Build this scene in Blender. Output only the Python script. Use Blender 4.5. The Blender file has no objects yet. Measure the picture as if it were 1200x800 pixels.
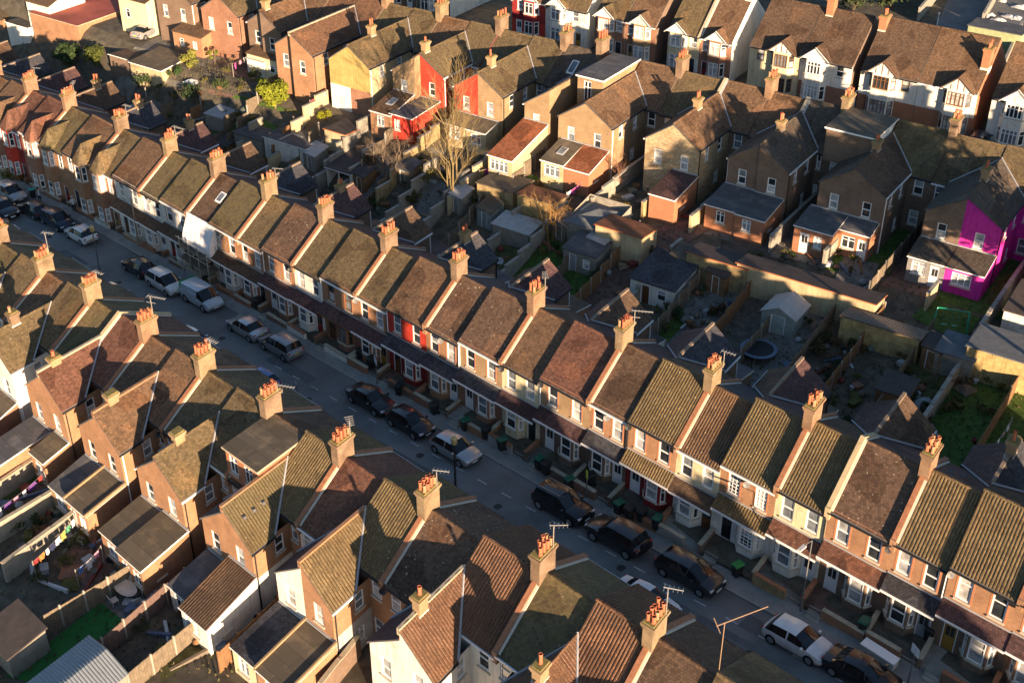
import bpy, bmesh, math, random
from mathutils import Vector, Matrix
R0 = random.Random(7)
S = bpy.context.scene
COL = S.collection

# ------------------------------------------------------------------ camera
CAM = Vector((67.07, -62.90, 52.30)); F_PX = 1524.31
YAW, PITCH, ROLL = -0.7712, 0.5697, 0.0013
def cam_axes():
    cy, sy = math.cos(YAW), math.sin(YAW); cp, sp = math.cos(PITCH), math.sin(PITCH)
    fwd = Vector((sy*cp, cy*cp, -sp)); rt = Vector((cy, -sy, 0)); up = rt.cross(fwd)
    r = rt*math.cos(ROLL)+up*math.sin(ROLL); u = -rt*math.sin(ROLL)+up*math.cos(ROLL)
    return r, u, fwd
RT, UP, FW = cam_axes()
cam = bpy.data.cameras.new('camera'); camo = bpy.data.objects.new('camera', cam); COL.objects.link(camo)
mw = Matrix((RT, UP, -FW)).transposed().to_4x4(); mw.translation = CAM; camo.matrix_world = mw
cam.sensor_width = 36; cam.lens = 36*F_PX/1200; cam.clip_end = 3000; cam.clip_start = 1
S.camera = camo
def ray(u, v): return RT*((u-600)/F_PX)-UP*((v-400)/F_PX)+FW
def at(u, v, z):                      # where the sight line through a photo point meets height z
    d = ray(u, v); t = (z-CAM.z)/d.z; return CAM+d*t

# ------------------------------------------------------------------ frames of the streets
KSK = -0.178; TH = math.atan(0.178)
E1 = Vector((math.cos(TH), math.sin(TH), 0)); E2 = Vector((-math.sin(TH), math.cos(TH), 0))
class Frame:
    def __init__(s, o, eu, ew): s.o, s.eu, s.ew = Vector(o), Vector(eu), Vector(ew)
    def __call__(s, u, w, z): return s.o+s.eu*u+s.ew*w+Vector((0, 0, z))
YB = -22.3
FA = Frame((0, 0, 0), (1, 0, 0), (KSK, 1, 0))
FB = Frame((0, YB, 0), (1, 0, 0), (KSK, 1, 0))
FC = Frame(E2*42, E1, E2)
FD = Frame(E2*61, E1, E2)
def lerp(a, b, t): return a+(b-a)*t
def sst(t): t = min(1, max(0, t)); return t*t*(3-2*t)
def gA(x):
    q = min(70, max(-70, x+20)); return -8.55+.06*max(-110, min(110, x))+9e-5*q*q-.2
def ground(x, y):
    a = gA(x)
    if y < -5.5: 
        a -= .42*sst((-5.5-y)/1.2)*(1-sst((-15.6-y)/1.6))
    yc = 30.5+.178*x
    c = -5.1+.35*sst((x*-.1752+y*.9845-46)/14)
    if y <= 9: return a
    return lerp(a, c, sst((y-9)/max(9, yc-9)))
def atg(u, v, dz=0):                  # sight line meets the ground (or a height above it)
    d = ray(u, v); lo, hi = 20., 900.
    for _ in range(60):
        m = (lo+hi)/2; q = CAM+d*m
        if q.z > ground(q.x, q.y)+dz: lo = m
        else: hi = m
    return CAM+d*lo

# ------------------------------------------------------------------ materials
MATS = {}
def nt(name):
    m = bpy.data.materials.new(name); m.use_nodes = True; t = m.node_tree; b = t.nodes['Principled BSDF']
    b.inputs['Roughness'].default_value = .85
    b.inputs['Specular IOR Level'].default_value = .25
    return m, t, b
def N(t, typ, **kw):
    n = t.nodes.new(typ)
    for k, v in kw.items():
        if k.startswith('i_'): n.inputs[k[2:].replace('_', ' ')].default_value = v
        else: setattr(n, k, v)
    return n
def mixc(t, fac, a, b, mode='MIX'):
    n = t.nodes.new('ShaderNodeMix'); n.data_type = 'RGBA'; n.blend_type = mode
    for sock, val in ((n.inputs[0], fac), (n.inputs[6], a), (n.inputs[7], b)):
        if hasattr(val, 'links') or hasattr(val, 'is_linked'): t.links.new(val, sock)
        elif isinstance(val, (int, float)): sock.default_value = val
        else: sock.default_value = (*val, 1)
    return n.outputs[2]
def ramp(t, src, p0, p1):
    n = t.nodes.new('ShaderNodeMapRange'); n.inputs[1].default_value = p0; n.inputs[2].default_value = p1
    t.links.new(src, n.inputs[0]); return n.outputs[0]
def uvn(t, sx=1, sy=1):
    c = t.nodes.new('ShaderNodeTexCoord'); 
    if sx == 1 and sy == 1: return c.outputs['UV']
    m = t.nodes.new('ShaderNodeMapping'); m.inputs['Scale'].default_value = (sx, sy, 1); t.links.new(c.outputs['UV'], m.inputs[0]); return m.outputs[0]
def noise(t, vec, scale, det=4, rough=.6):
    n = N(t, 'ShaderNodeTexNoise'); n.inputs['Scale'].default_value = scale; n.inputs['Detail'].default_value = det; n.inputs['Roughness'].default_value = rough
    t.links.new(vec, n.inputs['Vector']); return n.outputs['Fac']
def objc(t): return t.nodes.new('ShaderNodeTexCoord').outputs['Object']
def bump(t, b, h, s=.3, d=.03):
    n = t.nodes.new('ShaderNodeBump'); n.inputs['Strength'].default_value = s; n.inputs['Distance'].default_value = d
    t.links.new(h, n.inputs['Height']); t.links.new(n.outputs[0], b.inputs['Normal'])
def dk(c, k): return tuple(x*k for x in c)
def plain(name, c, rough=.8, var=.25, scale=1.5, spec=.25, metal=0, fine=True, streak=0.):
    if name in MATS: return MATS[name]
    m, t, b = nt(name); uv = uvn(t)
    a = noise(t, uv, scale, 5, .65)
    col = mixc(t, ramp(t, a, .3, .7), dk(c, 1-var), dk(c, 1+var*.7))
    if streak:
        st = noise(t, uvn(t, 4.5, .3), 1.0, 5, .7); bl = noise(t, uvn(t, .35, .5), 1.3, 6, .7)
        col = mixc(t, ramp(t, st, .48, .78), col, mixc(t, 1., col, (1-streak, 1-streak*1.05, 1-streak*1.15), 'MULTIPLY'))
        col = mixc(t, ramp(t, bl, .52, .7), col, mixc(t, 1., col, (1-streak*.7, 1-streak*.7, 1-streak*.75), 'MULTIPLY'))
    t.links.new(col, b.inputs['Base Color']); b.inputs['Roughness'].default_value = rough; b.inputs['Specular IOR Level'].default_value = spec
    b.inputs['Metallic'].default_value = metal
    if fine: bump(t, b, noise(t, uv, 14, 3), .25, .02)
    MATS[name] = m; return m
def flat(name, c, rough=.5, spec=.4, metal=0):
    if name in MATS: return MATS[name]
    m, t, b = nt(name); b.inputs['Base Color'].default_value = (*c, 1); b.inputs['Roughness'].default_value = rough
    b.inputs['Specular IOR Level'].default_value = spec; b.inputs['Metallic'].default_value = metal
    MATS[name] = m; return m
def brick(name, c1, c2, mortar=(.3, .27, .22), stain=.35):
    if name in MATS: return MATS[name]
    m, t, b = nt(name); uv = uvn(t)
    br = N(t, 'ShaderNodeTexBrick'); br.inputs['Scale'].default_value = 1
    for k, v in (('Color1', c1), ('Color2', c2), ('Mortar', mortar)): br.inputs[k].default_value = (*v, 1)
    br.inputs['Brick Width'].default_value = .23; br.inputs['Row Height'].default_value = .077; br.inputs['Mortar Size'].default_value = .012; br.inputs['Bias'].default_value = -.1
    t.links.new(uv, br.inputs['Vector'])
    big = noise(t, uv, .55, 6, .7); mid = noise(t, uvn(t, 1, 2.2), 3.5, 3, .6)
    c = mixc(t, ramp(t, big, .35, .7), br.outputs[0], mixc(t, 1.0, br.outputs[0], (1-stain, 1-stain*1.05, 1-stain*1.1), 'MULTIPLY'))
    c = mixc(t, ramp(t, mid, .45, .75), c, mixc(t, 1.0, c, (1.25, 1.15, 1.0), 'MULTIPLY'))
    t.links.new(c, b.inputs['Base Color']); bump(t, b, br.outputs['Fac'], -.5, .012)
    MATS[name] = m; return m
def tiles(name, c, moss=0., spots=.5, mossc=(.125, .098, .04), pan=False):
    if name in MATS: return MATS[name]
    m, t, b = nt(name); uv = uvn(t)
    br = N(t, 'ShaderNodeTexBrick'); br.inputs['Scale'].default_value = 1
    br.inputs['Color1'].default_value = (*dk(c, .62), 1); br.inputs['Color2'].default_value = (*dk(c, 1.2), 1); br.inputs['Mortar'].default_value = (*dk(c, .45), 1)
    br.inputs['Brick Width'].default_value = .2 if not pan else .21; br.inputs['Row Height'].default_value = .16 if not pan else .3
    br.inputs['Mortar Size'].default_value = .012; br.inputs['Mortar Smooth'].default_value = .4
    t.links.new(uv, br.inputs['Vector'])
    big = noise(t, uv, .7, 6, .7); streak = noise(t, uvn(t, 2.6, .35), 1.2, 4, .6)
    col = mixc(t, ramp(t, big, .3, .75), mixc(t, 1., br.outputs[0], (.78, .8, .85), 'MULTIPLY'), br.outputs[0])
    col = mixc(t, ramp(t, streak, .45, .8), col, mixc(t, 1., col, (.62, .62, .62), 'MULTIPLY'))
    pt = N(t, 'ShaderNodeTexVoronoi'); pt.inputs['Scale'].default_value = .55; t.links.new(uv, pt.inputs['Vector']); pc = t.nodes.new('ShaderNodeSeparateColor'); t.links.new(pt.outputs['Color'], pc.inputs[0])
    col = mixc(t, ramp(t, pc.outputs[0], .80, .82), col, mixc(t, 1., col, (.72, .68, .66), 'MULTIPLY')); col = mixc(t, ramp(t, pc.outputs[1], .86, .88), col, mixc(t, 1., col, (1.3, 1.2, 1.1), 'MULTIPLY'))
    if moss:
        mo = noise(t, uvn(t, 1, 1), 1.1, 8, .75)
        fa = N(t, 'ShaderNodeMath', operation='MULTIPLY'); t.links.new(ramp(t, mo, .62-.3*moss, .72), fa.inputs[0]); fa.inputs[1].default_value = min(1, .45+.5*moss)
        col = mixc(t, fa.outputs[0], col, mossc)
    if spots:
        vo = N(t, 'ShaderNodeTexVoronoi'); vo.inputs['Scale'].default_value = 2.6; t.links.new(uv, vo.inputs['Vector'])
        sp = N(t, 'ShaderNodeMath', operation='LESS_THAN'); t.links.new(vo.outputs['Distance'], sp.inputs[0])
        nn = noise(t, uv, 5., 2); th = N(t, 'ShaderNodeMapRange'); t.links.new(nn, th.inputs[0])
        th.inputs[1].default_value = .42; th.inputs[2].default_value = .75; th.inputs[3].default_value = .0; th.inputs[4].default_value = .26*spots
        t.links.new(th.outputs[0], sp.inputs[1])
        col = mixc(t, sp.outputs[0], col, (.42, .38, .27))
    t.links.new(col, b.inputs['Base Color']); b.inputs['Roughness'].default_value = .8
    bump(t, b, br.outputs['Fac'], -.6, .03)
    MATS[name] = m; return m

BR = [brick('brick_orange', (.35, .142, .052), (.42, .185, .07)), brick('brick_buff', (.33, .2, .085), (.39, .245, .11)),
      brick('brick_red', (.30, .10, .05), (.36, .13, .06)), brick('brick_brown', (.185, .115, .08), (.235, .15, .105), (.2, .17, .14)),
      brick('brick_new', (.34, .11, .05), (.38, .135, .06), (.36, .24, .16), .15), brick('brick_yellow', (.4, .3, .11), (.46, .34, .14), (.4, .33, .15), .25),
      brick('brick_washed', (.33, .2, .09), (.62, .52, .36), (.4, .33, .22), .3)]
B_OR, B_BUFF, B_RED, B_BROWN, B_NEW, B_YEL, B_WASH = BR
R_BROWN = tiles('tiles_brown', (0.178, 0.107, 0.062), .2, .5)
R_OLIVE = tiles('tiles_olive', (0.160, 0.116, 0.062), .4, .55)
R_DARK = tiles('tiles_dark_brown', (0.131, 0.083, 0.053), .15, .4)
R_REDB = tiles('tiles_red_brown', (0.178, 0.085, 0.056), .05, .5)
R_ORNG = tiles('tiles_orange_brown', (.185, .1, .058), .12, .4)
R_SPEC = tiles('tiles_speckled', (0.154, 0.095, 0.062), .15, 1.1)
R_GREEN = tiles('tiles_mossy', (0.148, 0.113, 0.062), .7, .6, (.13, .105, .04))
R_PAN = tiles('pantile_olive', (0.178, 0.128, 0.062), .35, .9, pan=True)
R_PANB = tiles('pantile_brown', (0.178, 0.107, 0.059), .1, .7, pan=True)
R_PANG = tiles('pantile_gold', (0.184, 0.131, 0.065), .25, .3, pan=True)
STACK = [brick('stack_brick', (.25, .12, .055), (.31, .16, .075), stain=.55), brick('stack_buff', (.24, .155, .07), (.3, .2, .095), stain=.6), brick('stack_sooty', (.19, .105, .058), (.25, .14, .075), stain=.6)]
B_TRIM = brick('brick_trim', (.46, .15, .065), (.52, .19, .085), (.36, .24, .16), .2)
R_SLATE = tiles('slate', (.075, .075, .085), .1, .2)
R_GRYB = tiles('tiles_grey_brown', (.115, .092, .07), .25, .3)
R_PURP = tiles('tiles_purple', (.115, .065, .062), 0, .2)
R_TERRA = tiles('tiles_terracotta', (.36, .13, .06), 0, .1)
def felt(name, c):
    m, t, b = nt(name); uv = uvn(t); br = N(t, 'ShaderNodeTexBrick'); br.inputs['Scale'].default_value = 1
    br.inputs['Color1'].default_value = (*dk(c, .88), 1); br.inputs['Color2'].default_value = (*dk(c, 1.15), 1); br.inputs['Mortar'].default_value = (*dk(c, .55), 1)
    br.inputs['Brick Width'].default_value = 5.; br.inputs['Row Height'].default_value = .95; br.inputs['Mortar Size'].default_value = .018; t.links.new(uv, br.inputs['Vector'])
    pu = noise(t, uv, .75, 5, .6); gr = noise(t, uv, 2.6, 6, .7)
    col = mixc(t, ramp(t, pu, .5, .62), br.outputs[0], mixc(t, 1., br.outputs[0], (1.5, 1.45, 1.35), 'MULTIPLY'))
    col = mixc(t, ramp(t, gr, .58, .74), col, (.1, .088, .038)); t.links.new(col, b.inputs['Base Color']); b.inputs['Roughness'].default_value = .85; bump(t, b, br.outputs['Fac'], -.4, .02)
    MATS[name] = m; return m
FELT = felt('roof_felt', (.085, .085, .092))
FELTB = felt('roof_felt_brown', (.10, .082, .06))
WHITE = plain('white_render', (.74, .71, .64), .8, .1, .7, streak=.4)
CREAM = plain('cream_render', (.66, .56, .36), .8, .1, .7, streak=.4)
GREYR = plain('grey_render', (.42, .41, .39), .85, .15, .7, streak=.4)
BUFFR = plain('buff_render', (.5, .40, .24), .85, .2, .7, streak=.4)
REDP = plain('red_paint', (.48, .048, .03), .7, .2, .9, streak=.4)
MAROON = plain('maroon_paint', (.26, .03, .03), .6, .15, streak=.4)
PINKP = plain('pink_paint', (.62, .035, .34), .7, .2, streak=.4)
YELP = plain('yellow_render', (.44, .33, .12), .8, .18, .8, streak=.4)
PVC = flat('white_upvc', (.8, .8, .79), .35, .5)
BRNF = flat('brown_frame', (.16, .075, .03), .5)
DRED = flat('painted_red_trim', (.2, .03, .02), .5)
STONE = plain('stone_sill', (.5, .46, .38), .8, .2)
LEAD = plain('lead_flashing', (.34, .35, .37), .6, .2)
MORTAR = plain('mortar_flashing', (.6, .55, .46), .8, .15)
COPING = plain('coping', (.34, .15, .08), .85, .3, 3)
COPW = plain('coping_stone', (.42, .36, .26), .85, .3, 3)
TERRA = plain('terracotta_pot', (.4, .125, .065), .8, .45, 3); TERRB = plain('terracotta_pale', (.38, .2, .11), .8, .4, 3)
BLACKP = flat('black_pipe', (.02, .02, .022), .5)
METAL = flat('aerial_metal', (.5, .47, .42), .4, .5, .6)
WOOD = plain('fence_wood', (.17, .135, .095), .9, .35, 2.5)
WOODB = plain('fence_wood_brown', (.22, .12, .06), .9, .3, 2.5)
CONC = plain('concrete', (.31, .29, .25), .9, .3, 1.2)
BLOCK = plain('blockwork', (.30, .27, .215), .9, .3, 1.5)
DOORS = [flat('door_white', (.75, .75, .74), .4), flat('door_brown', (.12, .05, .02), .5), flat('door_black', (.015, .015, .017), .35), flat('door_red', (.25, .02, .02), .4), flat('door_ochre', (.3, .17, .03), .5), flat('door_grey', (.3, .32, .34), .4)]
def glass(name, c, rough=.08, spec=.6):
    if name in MATS: return MATS[name]
    m, t, b = nt(name); uv = uvn(t); n = noise(t, uv, 1.3, 2)
    t.links.new(mixc(t, ramp(t, n, .35, .65), dk(c, .6), dk(c, 1.3)), b.inputs['Base Color']); b.inputs['Roughness'].default_value = rough; b.inputs['Specular IOR Level'].default_value = spec
    MATS[name] = m; return m
GLS = [glass('pane_dark', (.03, .035, .04)), glass('pane_net_curtain', (.36, .37, .38)), glass('pane_blind', (.48, .47, .44)), glass('pane_grey', (.16, .18, .2))]
CARGLASS = glass('car_glass', (.012, .014, .016), .04, .6)

# ------------------------------------------------------------------ mesh building
class MB:
    def __init__(s): s.v = []; s.f = []; s.m = []
    def poly(s, pts, m=0):
        i = len(s.v); s.v += [Vector(q) for q in pts]; s.f.append(tuple(range(i, i+len(pts)))); s.m.append(m)
    def hexa(s, p, m=0, mt=None):           # p: 4 bottom corners in turn then 4 top corners
        i = len(s.v); s.v += [Vector(q) for q in p]
        for k, f in enumerate(((3, 2, 1, 0), (4, 5, 6, 7), (0, 1, 5, 4), (1, 2, 6, 5), (2, 3, 7, 6), (3, 0, 4, 7))):
            s.f.append(tuple(i+j for j in f)); s.m.append(mt if (k == 1 and mt is not None) else m)
    def box(s, fn, u0, u1, w0, w1, z0, z1, m=0, mt=None):
        s.hexa([fn(u0, w0, z0), fn(u1, w0, z0), fn(u1, w1, z0), fn(u0, w1, z0), fn(u0, w0, z1), fn(u1, w0, z1), fn(u1, w1, z1), fn(u0, w1, z1)], m, mt)
    def slab(s, fn, n, a0, a1, z0, z1, d0, d1, m=0):   # box lying in the plane fn(a, z), depth along n
        q = [fn(a0, z0), fn(a1, z0), fn(a1, z1), fn(a0, z1)]
        s.hexa([x+n*d0 for x in q]+[x+n*d1 for x in q], m)
    def thick(s, pts, dz, m=0, me=None):               # a sloping sheet with thickness below
        me = m if me is None else me
        s.poly(pts, m); lo = [Vector(q)-Vector((0, 0, dz)) for q in pts]; s.poly(lo[::-1], me)
        for i in range(len(pts)):
            j = (i+1) % len(pts); s.poly([pts[i], lo[i], lo[j], pts[j]], me)
    def tube(s, pts, r, n=6, m=0, r2=None):
        pts = [Vector(q) for q in pts]; base = len(s.v); L = len(pts)
        for k, q in enumerate(pts):
            d = (pts[min(k+1, L-1)]-pts[max(k-1, 0)]).normalized()
            a = d.orthogonal().normalized(); b = d.cross(a); rr = r if r2 is None else lerp(r, r2, k/max(1, L-1))
            s.v += [q+(a*math.cos(6.2832*i/n)+b*math.sin(6.2832*i/n))*rr for i in range(n)]
        for k in range(L-1):
            for i in range(n):
                j = (i+1) % n; s.f.append((base+k*n+i, base+k*n+j, base+k*n+n+j, base+k*n+n+i)); s.m.append(m)
        s.f.append(tuple(base+i for i in range(n))[::-1]); s.m.append(m)
        s.f.append(tuple(base+(L-1)*n+i for i in range(n))); s.m.append(m)
    def lathe(s, c, prof, n=10, m=0):
        c = Vector(c); base = len(s.v); L = len(prof)
        for r, z in prof: s.v += [c+Vector((r*math.cos(6.2832*i/n), r*math.sin(6.2832*i/n), z)) for i in range(n)]
        for k in range(L-1):
            for i in range(n):
                j = (i+1) % n; s.f.append((base+k*n+i, base+k*n+j, base+k*n+n+j, base+k*n+n+i)); s.m.append(m)
        s.f.append(tuple(base+(L-1)*n+i for i in range(n))); s.m.append(m)
        s.f.append(tuple(base+i for i in range(n))[::-1]); s.m.append(m)
    def build(s, name, mats, root=None, smooth=False):
        o0 = Vector(root['_loc']) if root is not None else Vector((0, 0, 0))
        me = bpy.data.meshes.new(name); me.from_pydata([tuple(q-o0) for q in s.v], [], s.f)
        if not isinstance(mats, (list, tuple)): mats = [mats]
        for m in mats: me.materials.append(m)
        me.polygons.foreach_set('material_index', s.m)
        if smooth: me.polygons.foreach_set('use_smooth', [True]*len(s.f))
        uv = me.uv_layers.new(name='UV'); data = []
        for f in s.f:
            a, b, c = s.v[f[0]], s.v[f[1]], s.v[f[2]]; n = (b-a).cross(c-a)
            if n.length < 1e-9 and len(f) > 3: n = (c-a).cross(s.v[f[3]]-a)
            if n.length < 1e-9: n = Vector((0, 0, 1))
            n.normalize()
            if abs(n.z) > .97: ua, va = Vector((1, 0, 0)), Vector((0, 1, 0))
            else:
                ua = Vector((-n.y, n.x, 0)).normalized(); va = n.cross(ua)
            for i in f: data += [s.v[i].dot(ua), s.v[i].dot(va)]
        uv.data.foreach_set('uv', data)
        me.update(); o = bpy.data.objects.new(name, me); COL.objects.link(o)
        if root is not None: o.parent = root; o['_loc'] = root['_loc']
        return o
    def top(s, name, mats, label, cat, group=None, loc=None, smooth=False, kind=None):   # a thing that is one mesh
        loc = Vector(loc) if loc is not None else sum(s.v, Vector())/len(s.v)
        loc = Vector((loc.x, loc.y, min(q.z for q in s.v)))
        tmp = {'_loc': tuple(loc)}
        o = s.build(name, mats, None, smooth)
        o.data.transform(Matrix.Translation(-loc)); o.location = loc
        if kind: o['kind'] = kind
        if label: o['label'] = label; o['category'] = cat
        if group: o['group'] = group
        return o
def thing(name, loc, label, cat, group=None):
    o = bpy.data.objects.new(name, None); COL.objects.link(o); o.location = loc; o['_loc'] = tuple(loc)
    o['label'] = label; o['category'] = cat; o.empty_display_size = .3
    if group: o['group'] = group
    return o

# ------------------------------------------------------------------ windows, doors, chimneys
def wallpanel(mb, fn, n, a0, a1, z0, z1, ops, m=0, dep=.1, mr=None):
    A = sorted({a0, a1, *[q for o in ops for q in o[:2]]}); Z = sorted({z0, z1, *[q for o in ops for q in o[2:4]]})
    for i in range(len(A)-1):
        for j in range(len(Z)-1):
            ca, cz = (A[i]+A[i+1])/2, (Z[j]+Z[j+1])/2
            if any(o[0] < ca < o[1] and o[2] < cz < o[3] for o in ops): continue
            mb.poly([fn(A[i], Z[j]), fn(A[i+1], Z[j]), fn(A[i+1], Z[j+1]), fn(A[i], Z[j+1])], m)
    mr = m if mr is None else mr
    for o in ops:
        q = [fn(o[0], o[2]), fn(o[1], o[2]), fn(o[1], o[3]), fn(o[0], o[3])]
        for i in range(4): mb.poly([q[i], q[(i+1) % 4], q[(i+1) % 4]+n*dep, q[i]+n*dep], mr)
def window(root, fn, n, a0, a1, z0, z1, style='sash', fm=None, gm=None, sill=True, name='window', dep=.09, sillm=None):
    fm = fm or PVC; b = MB(); t = .09; w = a1-a0
    b.slab(fn, n, a0, a0+t, z0, z1, dep-.05, dep+.03); b.slab(fn, n, a1-t, a1, z0, z1, dep-.05, dep+.03)
    b.slab(fn, n, a0+t, a1-t, z0, z0+t, dep-.048, dep+.03); b.slab(fn, n, a0+t, a1-t, z1-t, z1, dep-.048, dep+.03)
    zm = (z0+z1)/2
    if style in ('sash', 'grid'): b.slab(fn, n, a0+t, a1-t, zm-.045, zm+.045, dep-.045, dep+.03)
    if style == 'top': b.slab(fn, n, a0+t, a1-t, lerp(z0, z1, .68)-.035, lerp(z0, z1, .68)+.035, dep-.045, dep+.03)
    if style == 'grid':
        for k in (1, 2): x = lerp(a0, a1, k/3); b.slab(fn, n, x-.022, x+.022, z0+t, z1-t, dep-.03, dep+.03)
        for k in (1, 2, 4, 5): z = lerp(z0, z1, k/6); b.slab(fn, n, a0+t, a1-t, z-.02, z+.02, dep-.032, dep+.03)
    if style in ('two', 'three', 'four'):
        k = {'two': 2, 'three': 3, 'four': 4}[style]
        for i in range(1, k): x = lerp(a0, a1, i/k); b.slab(fn, n, x-.05, x+.05, z0+t, z1-t, dep-.045, dep+.03)
        b.slab(fn, n, a0+t, a1-t, lerp(z0, z1, .7)-.03, lerp(z0, z1, .7)+.03, dep-.044, dep+.03)
    if sill: b.slab(fn, n, a0-.08, a1+.08, z0-.12, z0-.002, -.1, .02, 1)
    f = b.build(name, [fm, sillm or STONE], root)
    g = MB()
    if style in ('sash', 'grid', 'top'):
        g.poly([fn(a0, z0)+n*dep, fn(a1, z0)+n*dep, fn(a1, zm)+n*dep, fn(a0, zm)+n*dep], 0)
        g.poly([fn(a0, zm)+n*dep, fn(a1, zm)+n*dep, fn(a1, z1)+n*dep, fn(a0, z1)+n*dep], 1)
    else: g.poly([fn(a0, z0)+n*dep, fn(a1, z0)+n*dep, fn(a1, z1)+n*dep, fn(a0, z1)+n*dep], 0)
    ga = gm or R0.choice(GLS); gb = ga if R0.random() < .6 else R0.choice(GLS)
    g.build('pane', [ga, gb], f)
    return f
def door(root, fn, n, a0, a1, z0, z1, m=None, glassy=True, fm=None):
    b = MB(); t = .07; b.slab(fn, n, a0, a0+t, z0, z1, .03, .12, 1); b.slab(fn, n, a1-t, a1, z0, z1, .03, .12, 1); b.slab(fn, n, a0+t, a1-t, z1-t, z1, .032, .12, 1)
    b.slab(fn, n, a0+t, a1-t, z0, z1-t, .07, .12, 0)
    d = b.build('door', [m or R0.choice(DOORS), fm or PVC], root)
    if glassy:
        g = MB(); h = z1-z0; w = a1-a0
        for x0, x1 in ((.2, .47), (.53, .8)): g.slab(fn, n, a0+w*x0, a0+w*x1, z0+h*.52, z0+h*.86, .055, .069)
        g.build('door_glass', GLS[0], d)
    return d
POT = None
def pots_mesh():
    global POT
    if POT is None:
        POT = []
        for h, r in ((.58, .12), (.46, .13), (.7, .11), (.52, .115)):
            b = MB(); b.lathe((0, 0, 0), [(r*1.15, 0), (r*1.15, .06), (r, .1), (r*.88, h-.12), (r*1.1, h-.1), (r*1.1, h), (r*.8, h), (r*.78, h-.14)], 8)
            o = b.build('pot', [TERRA if len(POT) != 3 else TERRB], None); POT.append(o.data); bpy.data.objects.remove(o)
    return POT
def chimney(root, fn, u, w, z0, z1, su=.34, sw=.78, rows=2, npot=4, m=None, tall=0, topm=None):
    b = MB(); m = (R0.choice(STACK) if (m is None or m is B_OR) else m); z1 += R0.uniform(-.14, .1); sw *= R0.uniform(.92, 1.06)
    b.box(fn, u-su, u+su, w-sw, w+sw, z0, z1-.34)
    b.box(fn, u-su-.06, u+su+.06, w-sw-.06, w+sw+.06, z1-.34, z1-.2)
    b.box(fn, u-su-.12, u+su+.12, w-sw-.12, w+sw+.12, z1-.2, z1-.02)
    b.box(fn, u-su-.02, u+su+.02, w-sw-.02, w+sw+.02, z1-.02, z1+.09, 1)
    c = b.build('chimney', [m, topm or MAT_MOSS], root)
    fl = MB(); fl.box(fn, u-su-.03, u+su+.03, w-sw-.03, w+sw+.03, z0+.02, z0+(z1-z0)*.16+.25)
    fl.build('flashing', MORTAR, c)
    for i in range(rows):
        for j in range(npot):
            if R0.random() < .07: continue
            p = fn(u+(i-(rows-1)/2)*su*1.05, w+(j-(npot-1)/2)*sw*1.75/max(npot, 2), z1+.07)
            o = bpy.data.objects.new('pot', R0.choice(pots_mesh())); COL.objects.link(o); o.parent = c; o.location = p-Vector(root['_loc'])
    return c
MAT_MOSS = plain('mossy_mortar', (.2, .165, .06), .9, .4, 4)
def aerial(root, p, h=1.3, yaw=0., kind=0):
    b = MB(); p = Vector(p); t = p+Vector((0, 0, h)); b.tube([p, t], .03, 5)
    d = Vector((math.cos(yaw), math.sin(yaw), 0)); q = Vector((-d.y, d.x, 0)); L = 1.3 if kind else .8
    b.tube([t-d*.25, t+d*L], .026, 5)
    for k in range(7 if kind else 5):
        c = t-d*.2+d*(L+.15)*k/(6 if kind else 4); e = .28-.02*k; b.tube([c-q*e, c+q*e], .016, 4)
    if kind: b.tube([t-Vector((0, 0, .55))-d*.4, t-Vector((0, 0, .55))+d*.4], .024, 4)
    return b.build('tv_aerial', METAL, root)
GPIPE = flat('dish_grey', (.16, .16, .16), .5)
# ------------------------------------------------------------------ houses
def slope(mb, e0, e1, r1, r0, pan=False, th=.13, m=0, me=1):
    """roof slope: eave left, eave right, ridge right, ridge left"""
    e0, e1, r1, r0 = map(Vector, (e0, e1, r1, r0))
    if not pan: mb.thick([e0, e1, r1, r0], th, m, me); return
    mb.thick([q-Vector((0, 0, .03)) for q in (e0, e1, r1, r0)], th-.03, me, me)
    nrm = (e1-e0).cross(r0-e0).normalized(); nrm = nrm if nrm.z > 0 else -nrm
    n = max(3, round((e1-e0).length/.22)); k = n*4; rows = []
    hs = (0, .034, .046, .034)
    for i in range(k+1):
        t = i/k; h = hs[i % 4]; rows.append((e0.lerp(e1, t)+nrm*h, r0.lerp(r1, t)+nrm*h))
    for i in range(k): mb.poly([rows[i][0], rows[i+1][0], rows[i+1][1], rows[i][1]], m)
def uvec(v): return v.normalized()
CNT = {}
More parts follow.
